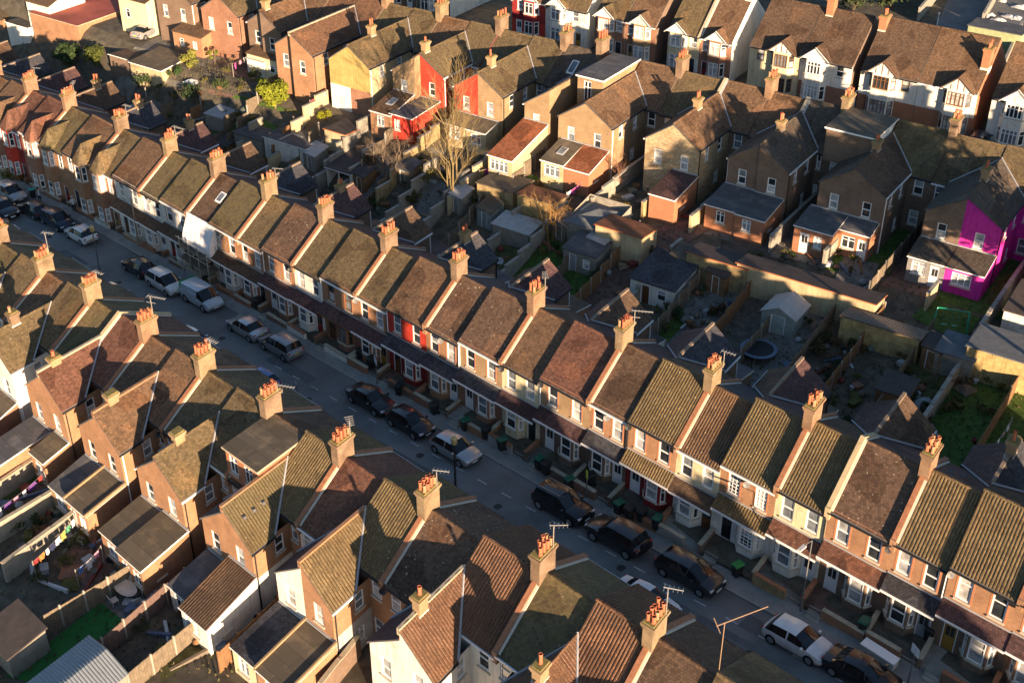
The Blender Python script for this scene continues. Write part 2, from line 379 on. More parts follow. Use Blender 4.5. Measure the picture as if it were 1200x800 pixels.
def house(fr, sg, u0, u1, zr, gz, label, mirror=0, df=4.5, dr=4.5, hr=2.5, roof=None, rear_roof=None, mf=None, ml=None, mr=None,
          canopy=None, cpan=False, pan=False, front=True, chim=None, parapet=None, flash=MORTAR, wing=None, bay='bay', bay2=None, win='sash', wf=None, dm=None,
          trim=True, group=None, alley=False, rearwin=True, skylight=None, vents=0, name='terraced_house', cat='terraced house', baym=None, gm=None, overhang=.18, upper=None, dormer=None, gableend=None, winh=1.78, cw=1.0, ridge_m=None, pots=(2, 4)):
    R = R0; W = u1-u0; um = (u0+u1)/2
    Q = lambda u, d, z: fr(u, sg*d, z)
    inn = uvec(fr.ew)*(-sg)                     # from the front towards the ridge
    out = -inn; eu = uvec(fr.eu); up = Vector((0, 0, 1))
    ze = zr-hr; zb = gz-.5; mt = hr/df
    roof = roof or R_BROWN; rear_roof = rear_roof or roof; mf = mf or B_OR; ml = ml or mf; mr = mr or B_OR
    root = thing(name, Q(um, 0, gz), label, cat, group)
    F = lambda a, z: Q(a, df, z); B = lambda a, z: Q(a, -dr, z)
    mx = lambda x: u0+x if not mirror else u1-x     # distance from the chimney side
    rng = lambda a, b: (min(mx(a), mx(b)), max(mx(a), mx(b)))
    # --- walls
    mb = MB(); fo_u = []; fo_l = []
    zs = ze-3.0                                   # storey line
    wz1 = ze-.36; wz0 = wz1-winh
    if front and not bay2:
        cs = upper or (W*.25, W*.74)
        for c in cs: a, b = rng(c-.45, c+.45); fo_u.append((a, b, wz0, wz1))
    bx = W*.36; bw = 1.0; dz0 = gz+.05; dz1 = dz0+2.1
    if front:
        a, b = rng(W*.79-.46, W*.79+.46); fo_l.append((a, b, dz0, dz1))
        if alley: a, b = rng(.08, .72); fo_l.append((a, b, dz0-.2, dz0+2.05))
    wallpanel(mb, F, inn, u0, u1, zs, ze, fo_u, 0)
    wallpanel(mb, F, inn, u0, u1, zb, zs, fo_l, 1, .14)
    if front and not bay2 and trim:
        tm = 4
        for a, b, c, d in fo_u:
            mb.slab(F, inn, a-.13, a-.01, c, d+.16, -.012, .05, tm); mb.slab(F, inn, b+.01, b+.13, c, d+.16, -.012, .05, tm); mb.slab(F, inn, a-.01, b+.01, d+.01, d+.16, -.013, .05, tm)
        mb.slab(F, inn, u0+.01, u1-.01, ze-.22, ze+.01, -.02, .05, tm)
    ro = []
    ws = 0
    if wing: 
        ws = 1 if mirror else -1; wu = (u0 if mirror else u1); we = wu+ws*wing['hw']
        if rearwin:
            a, b = (we+.12, u1-.2) if mirror else (u0+.2, we-.12)
            c = (a+b)/2; hw_ = min(.45, (b-a)/2-.05)
            ro = [(c-hw_, c+hw_, ze-1.9, ze-.35), (c-hw_, c+hw_, gz+.7, gz+2.2)]
    elif rearwin:
        ro = [(u0+W*.3-.45, u0+W*.3+.45, ze-1.9, ze-.45), (u0+W*.7-.45, u0+W*.7+.45, ze-1.9, ze-.45)]
    wallpanel(mb, B, -inn, u0, u1, zb, ze, ro, 2)
    for a in (u0, u1):
        mb.poly([Q(a, df, zb), Q(a, -dr, zb), Q(a, -dr, ze-.02), Q(a, 0, zr-.06), Q(a, df, ze-.02)], 3 if gableend else 2)
    mb.build('wall', [mf, ml, mr, gableend or mr, B_TRIM if trim is True else (trim or B_TRIM)], root)
    # --- roof
    ov = overhang; rb = MB(); e = ze-ov*mt
    a0, a1 = u0+.02, u1-.02
    if parapet: a0 = u0+.1
    mtr = hr/dr
    slope(rb, Q(a0, df+ov, e), Q(a1, df+ov, e), Q(a1, 0, zr), Q(a0, 0, zr), pan)
    if dormer is None: slope(rb, Q(a1, -dr-ov, ze-ov*mtr), Q(a0, -dr-ov, ze-ov*mtr), Q(a0, 0, zr), Q(a1, 0, zr), pan and rear_roof is roof, .13, 2, 1)
    else: slope(rb, Q(a1, -dr-ov, ze-ov*mtr), Q(a0, -dr-ov, ze-ov*mtr), Q(a0, 0, zr), Q(a1, 0, zr), False, .13, 2, 1)
    for k in range(max(3, int((a1-a0)/.45))):
        n = max(3, int((a1-a0)/.45)); x0 = lerp(a0, a1, k/n); x1 = lerp(a0, a1, (k+1)/n)-.02; h = .05+.012*(k % 2)
        rb.hexa([Q(x0, -.16, zr-.1), Q(x1, -.16, zr-.1), Q(x1, .16, zr-.1), Q(x0, .16, zr-.1), Q(x0, -.06, zr+h), Q(x1, -.06, zr+h), Q(x1, .06, zr+h), Q(x0, .06, zr+h)], 3)
    for k in range(vents):
        x = lerp(u0, u1, .3+.2*k); dd = -1.8-.3*k
        rb.box(Q, x-.15, x+.15, dd-.2, dd+.2, zr-abs(dd)*mt, zr-abs(dd)*mt+.12, 1)
    rf = rb.build('roof', [roof, FELT, rear_roof, ridge_m or roof], root)
    if skylight is not None:
        b = MB(); x, dd, sz = skylight; g = MB(); m_ = mt if dd > 0 else -mtr
        P = lambda a, c, h: Q(x+a, dd+c, zr-(dd+c)*m_+h)
        b.hexa([P(-.42, -sz, .0), P(.42, -sz, .0), P(.42, sz, .0), P(-.42, sz, .0), P(-.42, -sz, .1), P(.42, -sz, .1), P(.42, sz, .1), P(-.42, sz, .1)])
        g.poly([P(-.32, -sz+.1, .105), P(.32, -sz+.1, .105), P(.32, sz-.1, .105), P(-.32, sz-.1, .105)])
        sk = b.build('skylight', PVC, rf); g.build('skylight_glass', GLS[3], sk)
    gm_ = BLACKP if R.random() < .6 else PVC
    for d0_, d1_ in ((df+ov-.02, df+ov+.09), (-dr-ov-.09, -dr-ov+.02)):
        gb = MB(); gb.box(Q, u0+.02, u1-.02, d0_, d1_, e-.2, e-.08); gb.build('gutter', gm_, root)
    # --- party wall parapet, chimney
    if parapet:
        pb = MB(); pw = .17; h = .2
        for s_, dd, m_ in ((1, df, mt), (-1, dr, mtr)):
            x = dd+ov+.05; z_ = zr-x*m_
            p = [Q(u0-pw, s_*x, z_-.5), Q(u0+pw, s_*x, z_-.5), Q(u0+pw, 0, zr-.5), Q(u0-pw, 0, zr-.5), Q(u0-pw, s_*x, z_+h), Q(u0+pw, s_*x, z_+h), Q(u0+pw, 0, zr+h), Q(u0-pw, 0, zr+h)]
            pb.hexa(p, 0, 1)
            pb.box(Q, u0-pw-.015, u0+pw+.015, min(s_*(x+.03), s_*(x-.3)), max(s_*(x+.03), s_*(x-.3)), z_-.62, z_+h+.05)
        p_ = pb.build('parapet', [B_OR if parapet is True else parapet, COPING if parapet is True else parapet], root)
        fb = MB(); fw = .16
        for s_, dd, m_ in ((1, df+.1, mt), (-1, dr+.1, mtr)):
            p = [Q(u0+pw+.002, s_*dd, zr-dd*m_-.05), Q(u0+pw+fw, s_*dd, zr-dd*m_-.05), Q(u0+pw+fw, 0, zr-.05), Q(u0+pw+.002, 0, zr-.05)]
            fb.hexa(p+[q+up*.13 for q in p])
        fb.build('flashing', flash, root)
    if R.random() < .3 and (front or rearwin):
        sd_ = 1 if front else -1; dx_ = lerp(u0, u1, R.choice((.04, .5, .96))); dd_ = (df+.28) if front else -(dr+.28); c_ = Q(dx_, dd_, ze-.5); o2 = out if front else inn; ax = (o2*.75+eu*.55+up*.35).normalized(); p1_ = ax.orthogonal().normalized(); p2_ = ax.cross(p1_); db = MB()
        rim_ = [c_+ax*.1+(p1_*math.cos(q*.5236)+p2_*math.sin(q*.5236))*.24 for q in range(12)]
        for q in range(12): db.poly([c_, rim_[q], rim_[(q+1) % 12]])
        db.tube([c_, c_-o2*.28], .025, 5); db.tube([c_-p2_*.2, c_+ax*.38], .015, 4); db.build('satellite_dish', R.choice((GPIPE, BLACKP, GPIPE)), root)
    if chim:
        cm = chim if not isinstance(chim, bool) else B_OR
        chimney(root, Q, u0+.02, 0, zr-1.3, zr+1.55, rows=pots[0], npot=pots[1], m=cm)
    # --- front windows, door
    if front:
        for o_ in fo_u: window(root, F, inn, *o_, style=win, fm=wf, gm=gm)
        o_ = fo_l[0]; door(root, F, inn, *o_, m=dm, fm=wf)
        if alley: door(root, F, inn*1.0, *fo_l[1], m=DOORS[R.choice((1, 2, 4))], glassy=False, fm=DOORS[1])
    # --- bay
    def bay_at(z0, z1, wz0, wz1, style, bm, nm='bay', proj=.62):
        c = mx(bx); P = [Q(c-bw-.05, df, 0), Q(c-bw+.38, df+proj, 0), Q(c+bw-.38, df+proj, 0), Q(c+bw+.05, df, 0)]
        b = MB(); wl = []
        for i in range(3):
            A, C_ = P[i], P[i+1]; dirv = (C_-A); L = dirv.length; dn = dirv.normalized(); nn = Vector((-dn.y, dn.x, 0)); nn = nn if nn.dot(inn) > 0 else -nn
            fnb = (lambda A, dn: (lambda a, z: A+dn*a+Vector((0, 0, z))))(A, dn)
            mg = .12 if i == 1 else .14
            op = [(mg, L-mg, a, b_) for a, b_ in zip(wz0, wz1)]
            wallpanel(b, fnb, nn, 0, L, z0, z1, op, 0, .08)
            wl += [(fnb, nn, o_) for o_ in op]
        b.poly([q+up*z1 for q in P], 0)
        b.build(nm, bm, root)
        for fnb, nn, o_ in wl: window(root, fnb, nn, *o_, style=style, fm=wf, name='bay_window', dep=.06, gm=gm)
        return P
    if front and bay == 'bay' and not bay2: bay_at(zb, ze-3.0, [gz+.9], [gz+2.65], win, baym or ml)
    if front and bay == 'flat':
        pass
    if bay2 is not None:
        zt = ze-.05
        P = bay_at(zb, zt, [gz+.8, ze-2.0], [gz+2.3, ze-.35], 'sash', baym or mf, 'bay', .75)
        b = MB(); c = mx(bx); tip = Q(c, df-.3, ze+1.8)
        o_ = lambda q, k: q+(q-Q(c, df, 0)).normalized()*k
        PP = [o_(q, .16)+up*(zt+.02) for q in P]
        ri = Q(c, df-3.2, ze+1.76)
        b.thick([PP[1], PP[2], tip], .06, 0, 1); b.thick([PP[0], PP[1], tip], .06, 0, 1); b.thick([PP[2], PP[3], tip], .06, 0, 1)
        b.thick([PP[0], tip, ri, Q(c-bw-.2, df-.3, ze+.12)], .06, 0, 1); b.thick([tip, PP[3], Q(c+bw+.2, df-.3, ze+.12), ri], .06, 0, 1)
        b.build('bay_roof', [bay2, FELT], root)
        cx = mx(W*.8); window(root, F, inn, cx-.35, cx+.35, ze-2.0, ze-.45, style='sash', fm=wf, dep=-.02)
    # --- canopy over the ground floor
    if canopy:
        b = MB(); z1 = ze-2.55; z0 = ze-3.15
        slope(b, Q(u0+.01, df+cw, z0), Q(u1-.01, df+cw, z0), Q(u1-.01, df+.004, z1), Q(u0+.01, df+.004, z1), cpan, .1)
        b.box(Q, u0+.01, u1-.01, df+cw-.03, df+cw+.06, z0-.16, z0-.02, 2)
        b.box(Q, u0+.01, u1-.01, df+.002, df+.05, z1, z1+.1, 3)
        b.build('canopy', [canopy, FELT, wf or PVC, LEAD], root)
        if R.random() < .6: 
            p = MB(); p.tube([Q(mx(W-.05), df+.08, ze-.1), Q(mx(W-.05), df+.08, z1+.1)], .045, 6); p.build('drainpipe', R.choice((BLACKP, PVC, BLACKP)), root)
    if wing:
        for o_ in ro: window(root, B, -inn, *o_, style='sash', fm=wf)
        make_wing(root, Q, inn, wu, we, ws, zr, gz, dr, hr, wing, mr, rear_roof, wf)
    elif rearwin:
        for o_ in ro: window(root, B, -inn, *o_, style='sash', fm=wf)
    if dormer: make_dormer(root, Q, inn, u0, u1, zr, dr, hr, dormer, wf)
    return root
def make_dormer(root, Q, inn, u0, u1, zr, dr, hr, o, wf):
    a, b = u0+o.get('a', .1), u1-o.get('b', .1); zt = zr-o.get('top', .05); r1 = dr+o.get('out', 0); zb = zr-hr
    w = MB(); Bk = lambda x, z: Q(x, -r1, z)
    ops = [(lerp(a, b, c)-.45, lerp(a, b, c)+.45, zb+.55, zt-.45) for c in o.get('win', (.5,))]
    wallpanel(w, Bk, -inn, a, b, zb-.1, zt-.1, ops, 0)
    for x in (a, b): w.poly([Q(x, -r1, zb-.1), Q(x, -r1, zt-.1), Q(x, -.1, zt-.1), Q(x, -.1, zr-.5)], 1)
    w.build('dormer', [o.get('wall', WHITE), o.get('side', o.get('wall', WHITE))], root)
    for q in ops: window(root, Bk, -inn, *q, style='two', fm=wf)
    r = MB(); r.box(Q, a-.15, b+.15, -r1-.2, .05, zt-.1, zt+.06, 1, 0); r.build('dormer_roof', [o.get('roof', FELT), o.get('trim', PVC)], root)
def make_wing(root, Q, inn, wu, we, ws, zr, gz, dr, hr, o, mr, roof, wf):
    up = Vector((0, 0, 1)); L = o.get('L', 3.3); r1 = dr+L; zw = zr-o.get('dz', 1.3); zew = zw-o.get('fall', 1.5); zb = gz-.5; m = hr/dr
    wall = o.get('wall', mr); low = o.get('low', wall); endm = o.get('end', wall); rf = o.get('roof', roof); pan = o.get('pan', False)
    dh = (zr-zw)/m; de = (zr-zew)/m
    E = lambda a, z: Q(a, -r1, z); nE = -inn
    lo, hi = min(wu, we), max(wu, we)
    b = MB(); ops = []
    wc = wu+ws*o.get('wc', .5)*abs(we-wu)
    if o.get('win', True): ops.append((wc-.42, wc+.42, gz+3.35, gz+4.85) if zew-gz > 4.6 else (wc-.42, wc+.42, zew-1.75, zew-.35))
    zl = gz+2.9
    wallpanel(b, E, nE, lo, hi, zl, zew, ops, 0); wallpanel(b, E, nE, lo, hi, zb, zl, [], 3)
    b.poly([E(wu, zew), E(we, zew), E(wu, zw)], 0)
    side_in = uvec(Q(wu, 0, 0)-Q(we, 0, 0))
    Sd = lambda a, z: Q(we, -a, z)
    so = []
    if o.get('side', True): so = [(lerp(dr, r1, .3)-.4, lerp(dr, r1, .3)+.4, zew-1.75, zew-.4)]
    sl = [(lerp(dr, r1, .35)-.45, lerp(dr, r1, .35)+.45, gz+.9, gz+2.1)] if o.get('side', True) else []
    if L > 5: so.append((lerp(dr, r1, .72)-.4, lerp(dr, r1, .72)+.4, zew-1.75, zew-.4))
    wallpanel(b, Sd, side_in, dr, r1, zl, zew, so, 1); wallpanel(b, Sd, side_in, dr, r1, zb, zl, sl, 2)
    b.poly([Q(wu, -dr, zb), Q(wu, -r1, zb), Q(wu, -r1, zw), Q(wu, -dr, zw)], 1)
    b.build('rear_wing', [endm, wall, low, o.get('endlow', endm)], root)
    for q in ops: window(root, E, nE, *q, style='sash', fm=wf)
    for q in so: window(root, Sd, side_in, *q, style='sash', fm=wf)
    for q in sl: window(root, Sd, side_in, *q, style='two', fm=wf)
    # roof of the wing
    r = MB(); ov = .12; k = (zw-zew)/abs(we-wu); ue = we+ws*ov; zo = zew-ov*k; x1 = r1+.1
    dov = (zr-zo)/m
    def V(t, d): return Q(lerp(wu, ue, t), -d, lerp(zw, zo, t)+.04)
    top0 = dh+.05
    quad = [V(0, top0), V(1, dov), V(1, x1), V(0, x1)]
    if not pan: r.thick(quad, .12, 0, 1)
    else:
        r.thick([q-up*.04 for q in quad], .08, 1, 1)
        n = int((x1-top0)/.22)*4; hs = (0, .034, .046, .034); rows = []
        nr = (quad[1]-quad[0]).cross(quad[3]-quad[0]).normalized(); nr = nr if nr.z > 0 else -nr
        for i in range(n+1):
            d = lerp(top0, x1, i/n); t = min(1, (d-top0)/(dov-top0)) if dov > top0 else 1
            rows.append((V(0, d)+nr*hs[i % 4], V(t, d)+nr*hs[i % 4]))
        for i in range(n): r.poly([rows[i][0], rows[i+1][0], rows[i+1][1], rows[i][1]], 0)
    n = max(2, int((x1-top0)/.45))
    for i in range(n):
        d0, d1 = lerp(top0, x1, i/n), lerp(top0, x1, (i+1)/n)-.02; a, c = wu, wu+ws*.16; h = .05+.012*(i % 2)
        r.hexa([Q(a, -d0, zw-.1), Q(c, -d0, zw-.1), Q(c, -d1, zw-.1), Q(a, -d1, zw-.1), Q(a, -d0, zw+.04+h), Q(wu+ws*.06, -d0, zw+.04+h), Q(wu+ws*.06, -d1, zw+.04+h), Q(a, -d1, zw+.04+h)], 0)
    for i in range(o.get('vents', 0)):
        d = lerp(dr, r1, .25+.25*i); c = V(.4, d); r.hexa([c+Vector(q) for q in ((-.18, -.12, -.1), (.18, -.12, -.1), (.18, .12, -.1), (-.18, .12, -.1), (-.15, -.1, .14), (.15, -.1, .14), (.15, .1, .14), (-.15, .1, .14))], 1)
    w_ = r.build('wing_roof', [rf, FELT, LEAD], root)
    v = MB(); a, c = V(0, top0), V(1, dov); dd = (Q(0, -1, 0)-Q(0, 0, 0)); v.tube([a+up*.03, c+up*.05], .07, 5); v.build('valley', LEAD, root)
    g = MB(); g.box(Q, min(we+ws*.1, we+ws*.2), max(we+ws*.1, we+ws*.2), -r1-.1, -dov, zo-.17, zo-.04); g.build('wing_gutter', o.get('gut', BLACKP if R0.random() < .6 else PVC), root)
    p = MB(); p.tube([Q(we+ws*.07, -r1+.18, zo-.1), Q(we+ws*.07, -r1+.18, gz)], .05, 6); p.build('drainpipe', o.get('pipe', R0.choice((BLACKP, BLACKP, PVC))), root)
    if o.get('chim'):
        cd = o.get('cd', .75); chimney(root, Q, wu+ws*.02, -lerp(dr, r1, cd), zw-.6, zw+.95, .3, .42, 1, o.get('npot', 2), o.get('cm', B_BUFF))
    if o.get('step'): 
        s = MB(); p = [Q(wu-.12, -top0-.1, zw-.4), Q(wu+.12, -top0-.1, zw-.4), Q(wu+.12, -x1, zw-.4), Q(wu-.12, -x1, zw-.4)]
        s.hexa(p+[q+up*(.4+o['step']) for q in p]); s.build('parapet', o.get('stepm', B_OR), root)
    for ex in o.get('ext', []): extension(root, Q, inn, wu, ws, r1, gz, ex, wf, wall)
def extension(root, Q, inn, wu, ws, r1, gz, e, wf, wall):
    """one storey lean-to beyond the wing: a0..a1 measured from the party wall"""
    up = Vector((0, 0, 1)); L = e.get('L', 3.4); a0, a1 = e.get('a', (0.05, 2.7)); s0 = r1+e.get('off', .01); s1 = s0+L
    ua, ub = wu+ws*a0, wu+ws*a1; lo, hi = min(ua, ub), max(ua, ub)
    zh, zl = gz+e.get('zh', 3.2), gz+e.get('zl', 2.3); zb = gz-.5; wm = e.get('wall', wall)
    b = MB(); E = lambda a, z: Q(a, -s1, z); nE = -inn; ops = []
    for kind, c, w in e.get('end', [('two', .5, 1.3)]):
        x = lerp(lo, hi, c); ops.append((x-w/2, x+w/2, gz+(.05 if kind == 'door' else .9), min(gz+2.1, zl-.15), kind))
    wallpanel(b, E, nE, lo, hi, zb, zl, [q[:4] for q in ops], 0)
    for x in (ua, ub):
        b.poly([Q(x, -s0, zb), Q(x, -s1, zb), Q(x, -s1, zl), Q(x, -s0, zh)], 0)
    b.build('extension', e.get('walls', [wm]), root)
    for q in ops:
        if q[4] == 'door': door(root, E, nE, *q[:4], fm=PVC, m=DOORS[0])
        else: window(root, E, nE, *q[:4], style=q[4], fm=wf)
    sd = e.get('sdoor')
    Sf = lambda a, z: Q(ub+ws*.02, -a, z); sin_ = uvec(Q(ua, 0, 0)-Q(ub, 0, 0))
    if sd: door(root, Sf, sin_, lerp(s0, s1, .1), lerp(s0, s1, .1)+.85, gz+.05, gz+2.1, m=DOORS[0])
    if e.get('swin'): window(root, Sf, sin_, lerp(s0, s1, .65)-.4, lerp(s0, s1, .65)+.4, gz+1, min(gz+2.0, zl-.1), style='two', fm=wf)
    r = MB(); ov = .14; k = (zh-zl)/L; zo = zl-ov*k
    P = [Q(lo-ov*.7, -s1-ov, zo+.1), Q(hi+ov*.7, -s1-ov, zo+.1), Q(hi+ov*.7, -s0, zh+.1), Q(lo-ov*.7, -s0, zh+.1)]
    if e.get('pan'): slope(r, *P, True, .12)
    else: r.thick(P, .12, 0, 1)
    if e.get('kerbs'):
        for x in (lo-ov*.7, hi+ov*.7-.14): r.hexa([Q(x, -s1-ov, zo), Q(x+.14, -s1-ov, zo), Q(x+.14, -s0, zh), Q(x, -s0, zh), Q(x, -s1-ov, zo+.25), Q(x+.14, -s1-ov, zo+.25), Q(x+.14, -s0, zh+.25), Q(x, -s0, zh+.25)], 2)
    ro = r.build('extension_roof', [e.get('roof', FELT), e.get('fascia', PVC), e.get('kerbm', B_BUFF)], root)
    if e.get('sky'):
        t0, t1 = .35, .65; x0, x1 = lerp(lo, hi, .35), lerp(lo, hi, .65); f = lambda x, t, h: Q(x, -lerp(s0, s1, t), lerp(zh, zl, t)+.1+h)
        s = MB(); s.hexa([f(x0, t0, 0), f(x1, t0, 0), f(x1, t1, 0), f(x0, t1, 0), f(x0, t0, .09), f(x1, t0, .09), f(x1, t1, .09), f(x0, t1, .09)])
        k_ = s.build('skylight', LEAD, ro); g = MB(); g.poly([f(lerp(x0, x1, .12), t0+.03, .095), f(lerp(x0, x1, .88), t0+.03, .095), f(lerp(x0, x1, .88), t1-.03, .095), f(lerp(x0, x1, .12), t1-.03, .095)]); g.build('skylight_glass', GLS[3], k_)
    fl = MB(); fl.box(Q, lo, hi, -s0-.12, -s0+.02, zh+.08, zh+.16); fl.build('flashing', LEAD, root)
# ------------------------------------------------------------------ row A: the terrace across the street
XA = [-71.14, -62.40, -51.57, -42.34, -33.96, -25.68, -17.30, -8.72, -.07, 8.49, 17.29, 25.22, 33.19, 41.45]
ZA = [-4.09, -3.54, -2.97, -2.60, -2.17, -1.75, -1.23, -.79, -.12, .39, 1.12, 1.23, 2.23, 2.82]
XA = [-97, -88.4, -79.8]+XA+[49.4, 57.6, 66, 74]
ZA = [-5.6, -5.1, -4.6]+ZA+[3.3, 3.8, 4.2, 4.6]
GA_ = 'terraced houses on the far side of the street'
A_ = dict  # roof, upper wall, lower wall, canopy ...
rowA = [  # (pair, half): label, options
 ('brown roofed terraced house at the far upper end of the street', A_(roof=R_BROWN, bay2=R_BROWN, mf=B_RED)),
 ('dark roofed terraced house at the far upper end of the street', A_(roof=R_DARK, bay2=R_DARK, mf=WHITE)),
 ('brown roofed house beyond the last bay of the far upper terrace', A_(roof=R_BROWN, bay2=R_BROWN, mf=B_RED)),
 ('olive roofed house with a white front near the far upper end of the street', A_(roof=R_OLIVE, bay2=R_OLIVE, mf=WHITE)),
 ('white bay fronted house near the far upper end of the street', A_(roof=R_BROWN, bay2=R_BROWN, mf=WHITE)),
 ('red brick house with brown bay roof beside the white bay fronted house', A_(roof=R_BROWN, bay2=R_BROWN, mf=B_RED)),
 ('red fronted bay house with a red brown hipped bay roof', A_(roof=R_REDB, bay2=R_REDB, mf=MAROON, baym=REDP)),
 ('brick bay house with a red brown hipped bay roof beside the red fronted one', A_(roof=R_REDB, bay2=R_REDB, mf=B_RED)),
 ('brick bay house with a mossy olive main roof and olive bay roof', A_(roof=R_GREEN, bay2=R_GREEN, mf=B_OR)),
 ('brick bay house with brown main roof and olive bay roof between two mossy roofs', A_(roof=R_BROWN, bay2=R_OLIVE, mf=B_OR)),
 ('last bay fronted house before the long white painted fronts', A_(roof=R_OLIVE, bay2=R_OLIVE, mf=B_RED)),
 ('white painted house with brown roof beside the last bay fronted house', A_(roof=R_BROWN, mf=WHITE, canopy=R_DARK, trim=WHITE, dm=DOORS[1])),
 ('white painted house with speckled olive roof in the upper terrace', A_(roof=R_GREEN, mf=WHITE, canopy=R_DARK, trim=WHITE, dm=DOORS[0])),
 ('half white and half red brick house next to the scaffolded front', A_(roof=R_GREEN, mf=WHITE, canopy=R_DARK, dm=DOORS[3])),
 ('house with a roof light and its front wrapped in white sheeting', A_(roof=R_DARK, mf=B_BUFF, ml=GREYR, skylight=(-31.3, 2.0, .5), alley=True)),
 ('brick house with speckled olive roof beside the sheeted front', A_(roof=R_GREEN, mf=B_OR, ml=WHITE, canopy=R_DARK)),
 ('brick house with olive brown roof left of the silver cars', A_(roof=R_OLIVE, mf=B_OR, canopy=R_DARK, ml=B_RED)),
 ('brick house with white door and bay behind the silver saloon', A_(roof=R_SPEC, mf=B_OR, canopy=R_PURP, ml=B_RED, dm=DOORS[0])),
 ('white rendered house between two brick houses with white front wall', A_(roof=R_OLIVE, mf=WHITE, canopy=R_PURP, trim=None)),
 ('brick house with brown framed windows beside the white rendered house', A_(roof=R_OLIVE, mf=B_OR, wf=BRNF, canopy=R_PURP, ml=B_RED)),
 ('brick house with ochre door on the left of the red house', A_(roof=R_OLIVE, mf=B_OR, canopy=R_PURP, dm=DOORS[4], ml=B_RED)),
 ('bright red painted house with white windows', A_(roof=R_BROWN, mf=REDP, ml=MAROON, canopy=R_SLATE, trim=None, dm=DOORS[1])),
 ('brick house right of the red painted house', A_(roof=R_SPEC, mf=B_OR, canopy=R_SLATE, dm=DOORS[0])),
 ('buff brick house on the left of the cream house', A_(roof=R_SPEC, mf=B_BUFF, canopy=R_SLATE, dm=DOORS[0], ml=B_RED)),
 ('cream rendered house with dark sills and a cream bay', A_(roof=R_BROWN, mf=CREAM, canopy=R_PURP, trim=None, dm=DOORS[2])),
 ('brick house with blue grey curtains right of the cream house', A_(roof=R_REDB, mf=B_BUFF, canopy=R_PURP, ml=B_BROWN, dm=DOORS[0])),
 ('brick house with dark brown roof left of the first ribbed olive roof', A_(roof=R_DARK, mf=B_OR, canopy=R_SLATE, ml=B_BROWN, dm=DOORS[0])),
 ('brick house with ribbed olive roof, ribbed canopy and maroon ground floor', A_(roof=R_PAN, pan=True, mf=B_OR, ml=MAROON, canopy=R_PANG, cpan=True, dm=DOORS[0])),
 ('cream house with a plain brown pantiled roof between two olive ones', A_(roof=R_PANB, pan=True, mf=CREAM, ml=WHITE, canopy=R_DARK, trim=None)),
 ('brick house with small paned lattice windows and ribbed olive roof', A_(roof=R_PAN, pan=True, mf=B_OR, ml=WHITE, canopy=R_PAN, cpan=True, win='grid')),
 ('white house with maroon sills under a ribbed olive roof', A_(roof=R_PAN, pan=True, mf=CREAM, ml=WHITE, canopy=R_REDB, trim=None)),
 ('brick house with speckled red brown roof and a gold coloured parapet', A_(roof=R_SPEC, mf=B_OR, canopy=R_REDB, ml=B_BROWN)),
 ('brick house with olive pantiled roof and two roof vents', A_(roof=R_PANG, pan=True, mf=B_OR, canopy=R_SLATE, ml=B_BROWN, vents=2)),
 ('brick house with smooth gold brown pantiled roof at the lower right', A_(roof=R_PANG, pan=True, mf=B_OR, canopy=R_PURP, ml=B_BROWN, win='top')),
 ('brown roofed brick house at the lower right corner of the terrace', A_(roof=R_BROWN, mf=B_OR, canopy=R_PURP)),
 ('olive roofed house of the terrace past the lower right corner', A_(roof=R_OLIVE, mf=B_OR, canopy=R_PURP)),
 ('dark roofed house of the terrace past the lower right corner', A_(roof=R_DARK, mf=B_OR, canopy=R_PURP)),
 ('red brown roofed house of the terrace past the lower right corner', A_(roof=R_REDB, mf=B_OR, canopy=R_PURP)),
 ('speckled roofed house of the terrace past the lower right corner', A_(roof=R_SPEC, mf=B_OR, canopy=R_PURP)),
 ('mossy roofed house of the terrace past the lower right corner', A_(roof=R_GREEN, mf=B_OR, canopy=R_PURP)),
]
REAR_A = [R_PURP, R_DARK, R_PURP, R_SLATE, R_DARK, R_PURP]
HOUSES = {}
for i in range(len(XA)-1):
    xm = lerp(XA[i], XA[i+1], .455); zs = ZA[i]+.03; zr2 = lerp(ZA[i], ZA[i+1], .455)+.2
    for h in (0, 1):
        k = 2*i+h
        if k >= len(rowA): continue
        lab, o = rowA[k]; o = dict(o)
        if i >= 18: o['bay'] = None
        u0, u1 = (XA[i], xm) if h == 0 else (xm, XA[i+1])
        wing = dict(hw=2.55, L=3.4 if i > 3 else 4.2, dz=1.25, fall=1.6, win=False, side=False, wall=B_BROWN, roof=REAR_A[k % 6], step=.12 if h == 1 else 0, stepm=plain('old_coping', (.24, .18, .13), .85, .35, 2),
                    chim=(k in (7, 9, 11, 16, 21, 33)), cd=.5, ext=[dict(L=2.6+.3*(k % 4), a=(.05, 2.4), zh=2.9, zl=2.2, roof=(FELT, R_SLATE, FELTB)[k % 3], wall=(B_BROWN, WHITE, B_RED)[k % 3], end=[('two', .5, 1.1)])] if i < 16 else [])
        par = None
        if h == 0: par = True
        if k == 31: par = BUFFR
        HOUSES['A', k] = house(FA, -1, u0, u1, zs if h == 0 else zr2, gA((u0+u1)/2)-.06, lab, mirror=h, chim=(h == 0), parapet=par, wing=wing, group=GA_, rearwin=False,
                           rear_roof=REAR_A[(k*5+1) % 6], hr=2.45, df=4.55, dr=4.55, **o)
        if h == 0 and i in (4, 5, 6, 8, 12, 13, 14, 3):
            p = FA(XA[i]+.5, .6, ZA[i]+1.3); aerial(HOUSES['A', k], p, 1.3, R0.choice((-.6, .2, .6, 2.4)), R0.random() < .3)

